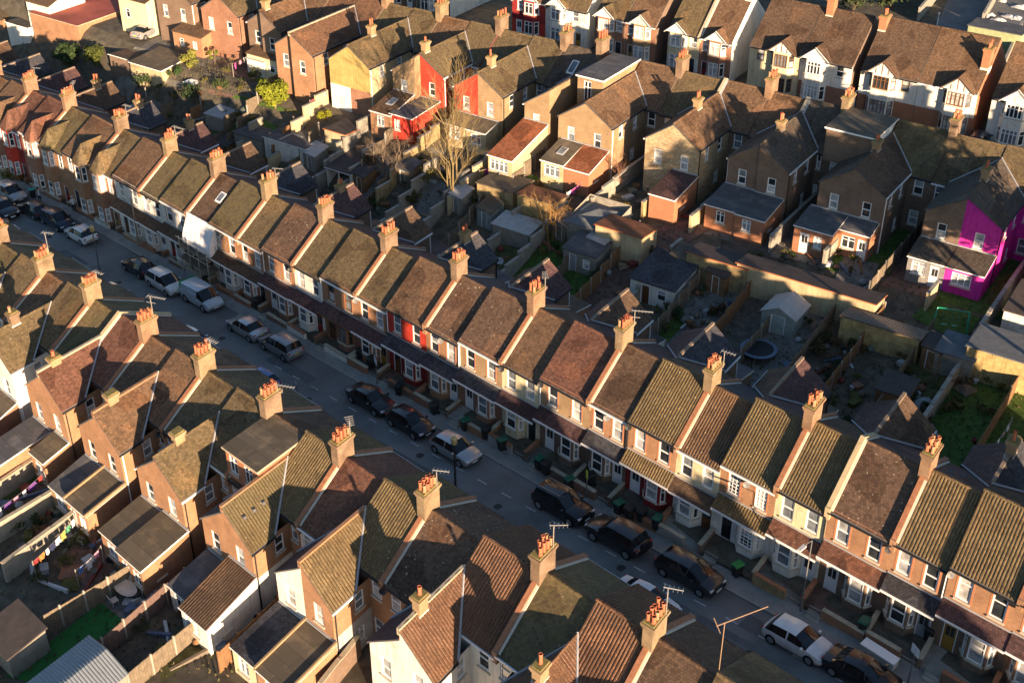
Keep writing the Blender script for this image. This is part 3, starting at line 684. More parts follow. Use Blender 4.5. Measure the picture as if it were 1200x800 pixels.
# ------------------------------------------------------------------ row B: the near terrace seen from its yards
XB = [-42.5, -34.6, -26.66, -18.95, -10.91, -3.32, 4.53, 12.27, 20.48, 30.05, 38.04]
ZB = [-1.9, -1.55, -1.25, -.77, -.59, -.23, -.08, .33, .74, 1.78, 2.28]
for q in range(11): XB.append(XB[-1]+8.2); ZB.append(ZB[-1]+.25)
GB_ = 'terraced houses on the near side of the street'
ext = dict
rowB = [
 ('olive roofed near terrace house at the left edge', dict(roof=R_OLIVE, mr=WHITE), {}),
 ('brown roofed near terrace house at the left edge', dict(roof=R_BROWN, mr=WHITE), {}),
 ('olive roofed near terrace house cut by the left edge', dict(roof=R_GREEN, mr=WHITE), dict(wall=WHITE, roof=R_OLIVE)),
 ('mossy roofed near house whose gabled wing meets the left edge', dict(roof=R_OLIVE, mr=WHITE), dict(wall=WHITE, roof=R_OLIVE, chim=True, cm=B_OR, cd=.2)),
 ('brown roofed near house just left of the white rendered wing', dict(roof=R_BROWN, mr=B_OR), dict(wall=WHITE, roof=R_OLIVE, ext=[ext(L=3.2, wall=WHITE, roof=FELT)])),
 ('olive roofed near house with a white rendered wing and two pot stack', dict(roof=R_OLIVE, mr=WHITE), dict(wall=WHITE, roof=R_OLIVE, chim=True, cm=B_OR, cd=.28, ext=[ext(L=3.2, wall=B_RED, roof=FELTB, a=(.05, 2.6))])),
 ('mossy roofed near house left of the red brown wing', dict(roof=R_GREEN, mr=B_OR), dict(wall=B_OR, roof=R_DARK, chim=True, npot=1, cd=.55, ext=[ext(L=7.5, wall=B_OR, roof=FELT, zh=2.9, zl=2.5, a=(.05, 2.7))])),
 ('red brown roofed near house with a long parapet along its roof', dict(roof=R_REDB, mr=B_OR, parapet=BUFFR), dict(wall=B_OR, roof=R_REDB, vents=0, step=.12, stepm=COPW, ext=[ext(L=2.4, wall=B_OR, roof=FELTB, zh=3, zl=2.6, a=(.7, 2.7), end=[('two', .5, 1.0)], sdoor=True)])),
 ('brown roofed near house in the lit pair with matching brown wing', dict(roof=R_BROWN, mr=B_OR), dict(wall=B_OR, roof=R_DARK, chim=True, npot=0, cd=.5, ext=[ext(L=3.4, wall=B_BUFF, roof=FELT, zh=3.0, zl=2.4, a=(.1, 2.6))])),
 ('brown roofed near house with a brown wing and felt topped lean-to', dict(roof=R_BROWN, mr=B_OR), dict(wall=B_OR, roof=R_BROWN, step=.1, stepm=B_OR, ext=[ext(L=3.6, wall=B_OR, roof=FELTB, zh=3.0, zl=2.6, a=(.05, 2.8), sdoor=True, kerbs=True, end=[('two', .3, .9), ('two', .75, .9)])])),
 ('olive roofed near house with a jagged shadow across its roof', dict(roof=R_OLIVE, mr=B_OR), dict(wall=B_OR, roof=R_DARK, chim=True, npot=0, cd=.35, ext=[ext(L=3.8, wall=B_OR, roof=FELTB, zh=3.0, zl=2.6, a=(.05, 2.7))])),
 ('olive roofed near house left of the flat topped brick dormer', dict(roof=R_OLIVE, mr=B_OR), dict(wall=B_OR, roof=R_OLIVE, ext=[ext(L=4.2, wall=B_OR, roof=FELTB, zh=3.0, zl=2.6, a=(.05, 3.0), swin=True, sdoor=True, end=[('two', .3, .9), ('two', .75, .9)])])),
 ('near house with a big flat topped brick roof dormer', dict(roof=R_DARK, mr=B_OR, dormer=dict(wall=B_NEW, side=B_NEW, roof=FELTB, win=(.22, .68), trim=COPW)), dict(wall=B_OR, roof=R_SLATE, ext=[ext(L=3.6, wall=GREYR, roof=FELT, zh=2.8, zl=2.4, a=(.05, 2.4))])),
 ('near house with ribbed olive roof and a vented olive wing', dict(roof=R_PAN, pan=True, mr=B_OR), dict(wall=B_OR, low=WHITE, roof=R_GREEN, pan=True, vents=3, step=.1, stepm=B_OR, ext=[ext(L=4.4, wall=WHITE, roof=R_DARK, pan=True, zh=3.3, zl=2.4, a=(.05, 2.9), swin=True, end=[('three', .4, 1.4)])])),
 ('dark red brown roofed near house beside the vented olive wing', dict(roof=R_REDB, mr=WHITE), dict(wall=B_OR, low=WHITE, endlow=B_OR, end=WHITE, roof=R_PURP, ext=[ext(L=4.2, wall=CREAM, roof=R_SLATE, zh=2.8, zl=2.5, a=(.05, 2.7), end=[('two', .4, 1.0)])])),
 ('near house with ribbed roof half in shadow and an olive wing', dict(roof=R_PAN, pan=True, mr=B_OR), dict(wall=B_OR, low=GREYR, roof=R_PANG, pan=True, step=.12, stepm=B_OR, pipe=BLACKP, gut=PVC, ext=[ext(L=4.4, wall=B_OR, roof=FELTB, zh=2.7, zl=2.4, a=(.05, 2.9), kerbs=True, swin=True)])),
 ('speckled brown roofed near house left of the orange brown wing', dict(roof=R_SPEC, mr=B_OR), dict(wall=WHITE, roof=R_PURP, ext=[])),
 ('orange brown pantiled near house with white rendered wing', dict(roof=R_ORNG, pan=True, mr=WHITE), dict(wall=WHITE, roof=R_ORNG, pan=True, chim=True, npot=1, cm=B_BUFF, cd=.45, step=.1, stepm=COPW)),
 ('mossy speckled near house in front of the black estate car', dict(roof=R_GREEN, mr=WHITE), dict(wall=B_OR, roof=R_DARK)),
 ('orange brown roofed near house at the bottom edge of the picture', dict(roof=R_ORNG, pan=True, mr=B_OR), dict(wall=B_OR, roof=R_ORNG, pan=True, chim=True, npot=1, cm=B_BUFF, cd=.3)),
 ('dark roofed near house at the bottom edge with forked aerial', dict(roof=R_DARK, mr=B_OR), dict(wall=B_OR, roof=R_BROWN)),
 ('brown roofed near house at the bottom edge beside the forked aerial', dict(roof=R_OLIVE, mr=B_OR), dict(wall=B_OR, roof=R_BROWN)),
]
CANB = [R_DARK, R_PURP, R_SLATE, R_DARK, R_REDB]
for i in range(len(XB)-1):
    xm = lerp(XB[i], XB[i+1], .5); zr2 = lerp(ZB[i], ZB[i+1], .5)+.26
    if i == 11: BIGA = True
    for h in (0, 1):
        k = 2*i+h; u0, u1 = (XB[i], xm) if h == 0 else (xm, XB[i+1]); off = k >= len(rowB)
        lab, o, wg = rowB[k] if not off else ('near terrace house of the row past the lower right corner', {}, {}); o = dict(o)
        w = dict(hw=2.75, L=3.4, dz=1.0, fall=2.1); w.update(wg)
        if 'wall' in wg and 'win' not in wg: pass
        par = o.pop('parapet', True if h == 0 else None); mr = o.pop('mr', B_OR)
        if off: w['win'] = False; w['side'] = False
        zr = ((ZB[i]+.03) if h == 0 else zr2)-(.55 if off else 0)  # unseen end houses lowered, letting sun reach the fronts across the street
        HOUSES['B', k] = house(FB, 1, u0, u1, zr, min(zr-8.4, gA((u0+u1)/2)-.0), lab, mirror=h, chim=(h == 0 and not (off and i % 2)), parapet=par, wing=w, group=GB_, mr=mr, front=False, bay=None,
                               canopy=CANB[k % 5], rearwin=not off, hr=2.45, df=4.5, dr=4.5, **o)
        if h == 0 and i in (2, 3, 4, 5, 6, 7, 8, 9, 10):
            p = FB(XB[i]+.4, .5, ZB[i]+1.3); aerial(HOUSES['B', k], p, (1.2, 1.5, 2.2, 1.1, 2.0, 1.2, .9, 1.6, 1.5, 1.9, 2.0)[i], (.3, .2, .5, .2, .45, .1, .5, -.5, .6, .8, .5)[i], i in (4, 6))

p0 = FB(XB[11]-4.1, .2, ZB[11]+.1); b = MB(); t_ = p0+Vector((0, 0, 3.3)); bd = Vector((.335, .94, 0)); b.tube([p0, t_], .03, 6); b.tube([t_-bd*.5, t_+bd*2.6], .028, 6)
b.tube([t_-bd*.45-Vector((.3, -.1, -.25)), t_-bd*.45+Vector((.3, -.1, -.25))], .025, 5); b.build('tv_aerial', flat('aerial_bronze', (.3, .2, .13), .5, .4, .4), HOUSES['B', 21])
# ------------------------------------------------------------------ row C: the terrace on the parallel street, seen from its yards
UC = [-73.5, -65.3, -57.1, -49.0, -40.97, -33.01, -24.73, -16.22, -11.72, -2.2, 7.75, 15.68, 26.14, 36.0, 45.8, 55.6, 65.4]
GC_ = 'terraced houses of the upper street'
ZC = 3.5; GZC = -5.1
rowC = [
 ('brown roofed upper street house at the top left', dict(roof=R_BROWN), dict(L=3)), ('dark roofed upper street house at the top left', dict(roof=R_DARK), dict(L=3)),
 ('red brick upper street house at the top left', dict(roof=R_BROWN, mr=B_RED), dict(wall=B_RED, L=3.2)), ('olive roofed house beside the red brick one at the top left', dict(roof=R_OLIVE), dict(roof=R_OLIVE, wall=B_RED, L=3.2)),
 ('dark brown roofed upper street house with a tall plain side wall', dict(roof=R_DARK), dict(L=3.6, wall=B_BROWN)), ('upper street house with shaded brown wing behind a white canopy', dict(roof=R_BROWN), dict(roof=R_BROWN, L=4.5, wall=B_BROWN, chim=True)),
 ('orange brown roofed upper house left of the yellow gable', dict(roof=R_ORNG), dict(roof=R_ORNG, L=7.5, wall=B_OR)), ('upper house with wide orange brown wing left of the yellow gable', dict(roof=R_ORNG), dict(roof=R_ORNG, L=8.2, wall=B_OR, step=.1, stepm=COPW, hw=3.2)),
 ('olive roofed upper house with the left half of the yellow gable', dict(roof=R_OLIVE), dict(roof=R_OLIVE, L=7.6, wall=YELP, win=False, end=YELP, endlow=WHITE, hw=2.9)), ('olive roofed upper house with yellow gabled wing and cream side', dict(roof=R_OLIVE), dict(roof=R_OLIVE, L=7.6, wall=BUFFR, end=YELP, win=False, endlow=B_RED, chim=True, cm=B_BUFF, cd=.45, npot=2, hw=2.9)),
 ('brown roofed upper house with brick and red walls behind the grey lean-to', dict(roof=R_BROWN), dict(roof=R_OLIVE, L=6.2, wall=B_BUFF, ext=[ext(L=4.2, a=(.2, 3.0), wall=B_OR, roof=R_BROWN, zh=3.4, zl=2.4, sky=True, end=[('two', .5, 1.0)])])), ('olive roofed upper house painted red with a red extension', dict(roof=R_OLIVE, mr=MAROON), dict(roof=R_OLIVE, L=5.2, wall=REDP, chim=True, npot=1, cm=B_BUFF, cd=.8, ext=[ext(L=5.0, a=(-.4, 2.6), wall=REDP, roof=FELT, zh=2.9, zl=2.6, end=[('two', .3, .8)], swin=True)])),
 ('brown roofed upper house with red painted left wing', dict(roof=R_OLIVE, mr=MAROON), dict(roof=R_OLIVE, L=6.2, wall=REDP, end=REDP, ext=[ext(L=2.4, a=(.1, 2.6), wall=BUFFR, roof=FELTB, zh=2.9, zl=2.4)])), ('olive roofed upper house with buff brick wing and mossy stack', dict(roof=R_OLIVE), dict(roof=R_OLIVE, L=6.2, wall=B_BUFF, chim=True, npot=2, cm=B_BUFF, cd=.6, ext=[ext(L=2.4, a=(.1, 2.6), wall=BUFFR, roof=FELTB, zh=2.9, zl=2.4)])),
 ('upper house with a mono pitched brick wing and orange tiled lean-to', dict(roof=R_GRYB, skylight=(-14, -2.2, .7)), dict(roof=R_GRYB, L=6.0, hw=-3.0 if False else 3.0, wall=B_BUFF, ext=[ext(L=6.6, a=(.1, 3.0), wall=BUFFR, roof=R_TERRA, zh=4.0, zl=2.4, end=[('four', .45, 2.2)])])), (None, {}, {}),
 ('upper house with a long grey flat topped dormer on its wing', dict(roof=R_BROWN, dormer=dict(wall=B_BUFF, side=B_BUFF, roof=FELT, win=(.4,), out=3.0, top=-.2, a=1.5, b=.25)), dict(roof=R_BROWN, L=6.8, wall=B_BUFF, hw=3.1, ext=[ext(L=3.8, a=(.05, 2.7), wall=BUFFR, roof=FELTB, zh=3.3, zl=2.4, sky=True, end=[('three', .5, 1.8)])])), ('upper house with sunlit brown wing and orange brick lean-to', dict(roof=R_BROWN), dict(roof=R_BROWN, L=6.8, wall=B_BUFF, hw=3.1, ext=[ext(L=3.8, a=(.05, 2.9), wall=B_NEW, roof=R_TERRA, zh=3.3, zl=2.3, swin=True, sdoor=True, end=[])])),
 ('brown roofed upper house with the left half of the whitewashed gable', dict(roof=R_OLIVE), dict(roof=R_BROWN, L=6.6, wall=B_BROWN, end=B_WASH, hw=2.9)), ('olive brown upper house with whitewashed brick wing', dict(roof=R_BROWN, parapet=COPW), dict(roof=R_BROWN, L=6.6, wall=B_WASH, chim=True, npot=2, cm=B_BUFF, cd=.25, hw=2.9, ext=[ext(L=4.6, a=(.3, 3.0), wall=B_NEW, roof=R_PURP, zh=3.1, zl=2.4, sdoor=True, swin=True, end=[])])),
 ('brown roofed upper house with ivy coloured chimney', dict(roof=R_BROWN), dict(roof=R_DARK, L=6.2, wall=B_BROWN, ext=[ext(L=4.0, a=(.0, 3.2), wall=B_NEW, roof=FELT, zh=3.0, zl=2.4, end=[('two', .5, .9)])])), ('dark roofed upper house with shaded brick wing', dict(roof=R_GRYB, parapet=COPW), dict(roof=R_GRYB, L=6.4, wall=B_BROWN, chim=True, npot=3, cm=B_BUFF, cd=.3, ext=[ext(L=4.0, a=(.0, 2.9), wall=B_NEW, roof=FELT, zh=3.0, zl=2.4, swin=True, end=[('two', .4, .9)])])),
 ('upper house with a white sided flat roof dormer', dict(roof=R_DARK, dormer=dict(wall=B_BROWN, side=WHITE, roof=FELTB, win=(), out=1.2, top=-.2, a=.3, b=.2)), dict(roof=R_GRYB, L=6.2, wall=B_BROWN, hw=3.1, ext=[ext(L=3.6, a=(.0, 3.6), wall=B_NEW, roof=FELT, zh=3.1, zl=2.6, end=[('door', .3, .9), ('two', .65, .8)])])), ('mossy roofed upper house left of the pink house', dict(roof=R_GREEN), dict(roof=R_DARK, L=6.2, wall=B_BROWN, chim=True, npot=2, cm=B_BUFF, cd=.2, hw=3.1, ext=[ext(L=2.0, a=(.0, 2.9), wall=B_NEW, roof=FELT, zh=3.1, zl=2.6, end=[('two', .35, 1.3), ('door', .8, .85)])])),
 ('brown roofed upper house sharing the gable of the pink house', dict(roof=R_OLIVE), dict(roof=R_GRYB, L=6.4, wall=B_BROWN, hw=3.3, ext=[ext(L=2.8, a=(.0, 3.3), wall=plain('grey_render_shaded', (.24, .23, .22), .85, .2, streak=.4), roof=R_GRYB, zh=3.1, zl=2.4, end=[('door', .75, .85), ('two', .3, 1.2)])])), ('bright pink painted house with a pink lean-to', dict(roof=R_OLIVE, mr=PINKP), dict(roof=R_GRYB, L=6.4, wall=PINKP, chim=True, npot=2, cm=B_BUFF, cd=.3, hw=3.3, ext=[ext(L=2.8, a=(.0, 3.3), wall=PINKP, roof=R_GRYB, zh=3.1, zl=2.4, end=[('three', .45, 1.7)])])),  # lean-to beside the pink one: shade put into its dark grey wall colour
 ('olive roofed upper house at the right edge', dict(roof=R_OLIVE), dict(roof=R_GRYB, L=6.4, wall=WHITE)), ('dark roofed upper house at the right edge', dict(roof=R_DARK), dict(roof=R_GRYB, L=6.4, wall=B_BROWN)),
]
GLAZ = {}
for i in range(len(UC)-1):
    um = lerp(UC[i], UC[i+1], .5)
    if i == 7: um = UC[8]
    for h in (0, 1):
        k = 2*i+h; u0, u1 = (UC[i], um) if h == 0 else (um, UC[i+1]); off = k >= len(rowC)
        if i == 7 and h == 1: continue
        lab, o, wg = rowC[k] if not off else ('upper street house past the right edge', dict(roof=R_DARK), dict(win=False, side=False)); o = dict(o)
        w = dict(hw=3.1, L=6.2, dz=.85, fall=2.0); w.update(wg)
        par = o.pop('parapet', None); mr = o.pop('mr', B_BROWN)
        HOUSES['C', k] = house(FC, 1, u0, u1, ZC+.12*h, GZC, lab, mirror=h, chim=(h == 0), parapet=par, wing=w, group=GC_, mr=mr, front=False, bay=None, rearwin=not off,
                               hr=3.0, df=4.4, dr=4.4, flash=LEAD, pots=(2, 3), **o)

# ------------------------------------------------------------------ row D: villas and semi-detached houses facing the upper street
def gable_bay(root, fr, sg, c, ze, zr, gz, df, hr, hw, wallm, gabm, roofm, wf=None, proj=.75, lowm=None, style='four', rise=1.35, back=0.):
    Q = lambda u, d, z: fr(u, sg*d, z); inn = uvec(fr.ew)*(-sg); m = hr/df; up = Vector((0, 0, 1))
    zt = ze-.05; cut = min(.55, hw*.4)
    P = [Q(c-hw, df, 0), Q(c-hw+cut, df+proj, 0), Q(c+hw-cut, df+proj, 0), Q(c+hw, df, 0)]
    b = MB(); wl = []
    for i in range(3):
        A, C_ = P[i], P[i+1]; L = (C_-A).length; dn = (C_-A).normalized(); nn = Vector((-dn.y, dn.x, 0)); nn = nn if nn.dot(inn) > 0 else -nn
        fnb = (lambda A, dn: (lambda a, z: A+dn*a+up*z))(A, dn); mg = .1
        op = [(mg, L-mg, gz+.8, gz+2.45), (mg, L-mg, ze-1.75, ze-.3)]
        wallpanel(b, fnb, nn, 0, L, zt-2.2, zt, op[1:], 0, .08); wallpanel(b, fnb, nn, 0, L, gz-.4, zt-2.2, op[:1], 1, .08)
        wl += [(fnb, nn, o_, i) for o_ in op]
    b.build('bay', [wallm, lowm or wallm], root)
    for fnb, nn, o_, i in wl: window(root, fnb, nn, *o_, style=style if i == 1 else 'top', fm=wf, name='bay_window', dep=.06)
    # gable over the bay
    za = ze+rise*hw/1.5; d1 = df+proj+.12; dh = (zr-za)/m; g = MB()
    e0, e1 = Q(c-hw-.25, d1, ze-.1), Q(c+hw+.25, d1, ze-.1); ap = Q(c, d1, za)
    g.poly([Q(c-hw-.05, d1-.1, ze-.05), Q(c+hw+.05, d1-.1, ze-.05), Q(c, d1-.1, za-.12)], 0)
    for k in (-.45, 0, .45): g.box(Q, c+k*hw-.04, c+k*hw+.04, d1-.1, d1-.07, ze-.03, ze+(za-ze)*(1-abs(k))-.22, 1)
    for s_ in (-1, 1):
        q0, q1 = Q(c+s_*(hw+.25), d1, ze-.22), Q(c, d1, za-.12)
        g.hexa([q0, q1, q1+inn*.1, q0+inn*.1, q0+up*.2, q1+up*.2, q1+up*.2+inn*.1, q0+up*.2+inn*.1], 1)
    g.build('gable', [gabm, wf or PVC], root)
    r = MB(); de = df+.1
    for s_ in (-1, 1): r.thick([Q(c+s_*(hw+.3), d1+.04, ze-.1), Q(c, d1+.04, za+.06), Q(c, dh-.1, za+.06), Q(c+s_*(hw+.3), de-.3, ze-.1)], .09, 0, 1)
    r.build('bay_roof', [roofm, FELT], root)
GD_ = 'houses facing the upper street'
def villa(label, u0, u1, bc, hw, mirror, roof, wallm, lowm, gabm=WHITE, wf=None, ridge=4.95, ze=.62, chim=None, dm=None, style='four', gend=None, hr=None, upper=(1.2,), parapet=None, baym=None):
    hr = ridge-ze; gz = -4.85
    W = u1-u0
    rt = house(FD, -1, u0, u1, ridge, gz, label, mirror=mirror, df=5.0, dr=5.0, hr=hr, roof=roof, mf=wallm, ml=lowm, mr=gend or WHITE, bay=None, front=True, chim=None, parapet=parapet, wing=None, group=GD_, rearwin=False,
               trim=None, wf=wf, dm=dm, name='villa', cat='house', winh=1.35, overhang=.25, upper=upper)
    # front opening for the door sits at .79 of the width from the chimney side
    Fr0 = FD
    gable_bay(rt, Fr0, -1, bc, ze, ridge, gz, 5.0, hr, hw, baym or wallm, gabm, roof, wf, lowm=baym or wallm, style=style)
    if chim: 
        Q = lambda u, d, z: Fr0(u, -d, z); chimney(rt, Q, chim[0], chim[1], ridge-abs(chim[1])*hr/5-1, ridge+chim[2], .4, .6, 1, 4, B_NEW)
    return rt
FD = Frame(E2*66, E1, E2)
def villa_(*a, **k): return villa(*a, **k)
villa('white rendered semi with brown framed windows, left half of the wide pair', 10.2, 16.62, 12.8, 1.55, 1, R_DARK, WHITE, B_NEW, wf=BRNF, chim=(10.6, .8, .4), upper=(1.3,))
villa('white rendered semi with brown framed windows and orange brick side wall', 16.66, 23.1, 21.05, 1.55, 0, R_BROWN, WHITE, B_NEW, wf=BRNF, chim=(22.7, 2.4, -.3), gend=B_NEW, upper=(5.2,))
villa('cream semi with brown framed bay, left half of the gabled pair', -3.15, 3.05, 1.0, 1.45, 0, R_DARK, CREAM, CREAM, wf=BRNF, ridge=4.7, upper=(1.4,))
villa('white semi with tall white bay and red brick ground floor', 3.09, 9.25, 5.0, 1.45, 1, R_DARK, WHITE, B_RED, ridge=4.72, chim=(4.2, .3, 1.4), upper=(1.4,), gend=B_BROWN)
villa('white terraced villa cut by the right edge', 24.6, 30.6, 27.2, 1.5, 0, R_BROWN, WHITE, WHITE, upper=(4.9,))
villa('brown roofed villa past the right edge', 30.64, 36.6, 34, 1.5, 1, R_BROWN, WHITE, B_RED, upper=(4.9,))
villa('cream villa with white boarded gable beside the red villa', -13.75, -9.6, -12.4, 1.25, 0, R_OLIVE, CREAM, WHITE, ridge=4.4, ze=.3, style='two', upper=(3.4,), gend=WHITE)
villa('red brick villa with white gable and white rendered side wall', -9.56, -5.4, -7.25, 1.2, 1, R_BROWN, B_RED, B_RED, ridge=4.6, ze=.3, style='two', upper=(3.3,), gend=WHITE, chim=(-5.8, .2, 1.4), parapet=COPW)
villa('red brick villa with pale mint gable', -19.6, -15.4, -17.3, 1.25, 1, R_BROWN, B_RED, B_RED, gabm=plain('mint_board', (.5, .62, .45), .7, .1), ridge=4.4, ze=.3, style='two', upper=(3.3,), gend=B_BROWN, baym=B_BUFF)
villa('red brick villa with white gable right of the tall white villa', -23.85, -19.64, -22.3, 1.25, 0, R_OLIVE, B_RED, B_RED, ridge=4.4, ze=.3, style='two', upper=(3.4,))
villa('white villa with a wide plain white side wall', -31.1, -25.0, -29.2, 1.3, 0, R_OLIVE, WHITE, WHITE, ridge=4.4, ze=.3, style='two', upper=(4.4,), gend=WHITE)
villa('red painted villa with white window frames', -36.2, -31.14, -33.2, 1.2, 1, R_BROWN, MAROON, REDP, ridge=4.4, ze=.3, style='two', upper=(3.8,))
for i_, u_ in enumerate((-74, -68.4, -62.8, -57.2, -51.6)):
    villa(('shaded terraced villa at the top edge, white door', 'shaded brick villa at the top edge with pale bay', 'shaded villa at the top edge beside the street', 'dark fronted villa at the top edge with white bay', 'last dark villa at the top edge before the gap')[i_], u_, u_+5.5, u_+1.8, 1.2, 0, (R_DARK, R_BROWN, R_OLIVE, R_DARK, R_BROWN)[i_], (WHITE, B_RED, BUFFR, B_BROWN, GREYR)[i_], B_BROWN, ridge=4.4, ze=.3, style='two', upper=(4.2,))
# ------------------------------------------------------------------ ground, road
def sheet(name, mat, fn, xs, ys, kind='structure', dz=0.):
    b = MB(); 
    for i in range(len(xs)-1):
        for j in range(len(ys)-1):
            b.poly([fn(xs[i], ys[j], dz), fn(xs[i+1], ys[j], dz), fn(xs[i+1], ys[j+1], dz), fn(xs[i], ys[j+1], dz)])
    o = b.build(name, mat); o['kind'] = kind; return o
SOIL = plain('soil_ground', (.11, .095, .07), .95, .5, .8)
ASPH = plain('asphalt', (.175, .172, .168), .85, .35, .22)
PAVE = plain('pavement_slabs', (.25, .24, .225), .9, .25, .9)
gp = lambda x, y, dz: Vector((x, y, ground(x, y)+dz))
rng_ = lambda a, b, n: [lerp(a, b, i/n) for i in range(n+1)]
sheet('ground', SOIL, gp, rng_(-700, -120, 10)+rng_(-115, 115, 92)+rng_(120, 500, 8), rng_(-500, -66, 8)+rng_(-64, -19, 18)+rng_(-17.5, -4, 18)+rng_(-3, 64, 48)+rng_(68, 600, 12))
def interp(x, P):
    if x <= P[0][0]: return P[0][1]
    for (a, b), (c, d) in zip(P, P[1:]):
        if x <= c: return lerp(b, d, (x-a)/(c-a))
    return P[-1][1]
KF = lambda x: interp(x, [(-130, -6.0), (-44, -6.3), (-8, -7.35), (20, -8.2), (45, -8.5), (120, -8.8)])
KN = lambda x: interp(x, [(-130, -13.6), (0, -14.2), (120, -14.4)])
GWF = lambda x: interp(x, [(-130, -5.2), (-44, -5.3), (-20, -5.9), (20, -6.7), (120, -6.9)])
XS = rng_(-120, 115, 94)
sheet('road', ASPH, lambda x, v, dz: gp(x, lerp(KN(x), KF(x), v), dz), XS, rng_(0, 1, 6), dz=.02)
def strip(name, mat, ya, yb, h, m2=None):
    b = MB()
    for x0, x1 in zip(XS, XS[1:]):
        P = lambda x, f, z: gp(x, f(x), z)
        b.hexa([P(x0, ya, -.3), P(x1, ya, -.3), P(x1, yb, -.3), P(x0, yb, -.3), P(x0, ya, h), P(x1, ya, h), P(x1, yb, h), P(x0, yb, h)])
    o = b.build(name, mat); o['kind'] = 'structure'; return o
KERB = plain('kerb_stone', (.3, .285, .26), .9, .25, 1.5)
strip('pavement', PAVE, lambda x: KF(x)+.14, GWF, .13); strip('kerb', KERB, KF, lambda x: KF(x)+.138, .135)
strip('pavement', PAVE, lambda x: -15.75, lambda x: KN(x)-.14, .13); strip('kerb', KERB, lambda x: KN(x)-.138, KN, .135)
PAINT = plain('road_paint', (.45, .445, .43), .85, .5, 4)
b = MB()
x = -60
while x < 62:
    y = -10.35-.004*x if x > -20 else -10.2+.05*(x+20)*.3
    if x > -14: b.poly([gp(x, y-.06, .03), gp(x+.95, y-.06, .03), gp(x+.95, y+.06, .03), gp(x, y+.06, .03)])
    x += 2.5
o = b.build('road_marking', PAINT); o['kind'] = 'structure'
# the upper street
b = MB(); c = lambda u, w, dz: (lambda q: Vector((q.x, q.y, ground(q.x, q.y)+dz)))(E1*u+E2*w)
def strip_c(name, mat, w0, w1, h):
    b = MB()
    for u0, u1 in zip(rng_(-140, 120, 60), rng_(-140, 120, 60)[1:]):
        b.hexa([c(u0, w0, -.3), c(u1, w0, -.3), c(u1, w1, -.3), c(u0, w1, -.3), c(u0, w0, h), c(u1, w0, h), c(u1, w1, h), c(u0, w1, h)])
    o = b.build(name, mat); o['kind'] = 'structure'
strip_c('road', ASPH, 49.6, 56.6, .02); strip_c('pavement', PAVE, 56.62, 58.6, .13); strip_c('pavement', PAVE, 47.8, 49.58, .13)

TARM = plain('tarmac_patch', (.12, .12, .12), .85, .25, .8); IRON = flat('cast_iron', (.03, .028, .026), .6)
for x_, a_, b_, L_ in ((-48, .3, .45, 5), (-30, .1, .3, 2.2), (-14, .55, .72, 6), (3, .25, .36, 9), (9, .6, .9, 1.6), (21, .12, .3, 3.2), (30, .4, .5, 8), (36, .62, .85, 1.8)):
    o = sheet('road_patch', TARM, lambda x, v, dz: gp(x, lerp(KN(x), KF(x), v), dz), rng_(x_, x_+L_, 3), rng_(a_, b_, 2), dz=.026)
for j, (x_, v_) in enumerate(((-52, .5), (-37, .42), (-20, .5), (-6, .35), (7, .48), (16, .4), (27, .52), (38, .35), (44, .5))):
    b = MB(); q = gp(x_, lerp(KN(x_), KF(x_), v_), .03); b.lathe(q, [(.32, 0), (.32, .006)], 14); o = b.build('manhole_cover', IRON); o['kind'] = 'structure'
# ------------------------------------------------------------------ cars
TYRE = flat('tyre_rubber', (.012, .012, .013), .8); RIM = flat('wheel_rim', (.42, .43, .45), .35, .5, .7); TRIMB = flat('black_trim', (.015, .015, .017), .5)
HEADL = flat('headlight_glass', (.6, .62, .65), .1, .6); TAILL = flat('tail_light_red', (.35, .01, .008), .2, .6); PLATEW = flat('plate_white', (.7, .7, .68), .5); PLATEY = flat('plate_yellow', (.65, .5, .06), .5)
def paint(name, c, metal=.0):
    if name in MATS: return MATS[name]
    m, t, b = nt(name); b.inputs['Base Color'].default_value = (*c, 1); b.inputs['Roughness'].default_value = .28; b.inputs['Metallic'].default_value = metal
    b.inputs['Specular IOR Level'].default_value = .5; b.inputs['Coat Weight'].default_value = .6; b.inputs['Coat Roughness'].default_value = .06
    n = noise(t, objc(t), 1.5, 3); t.links.new(mixc(t, ramp(t, n, .3, .7), dk(c, .86), dk(c, 1.08)), b.inputs['Base Color'])
    MATS[name] = m; return m
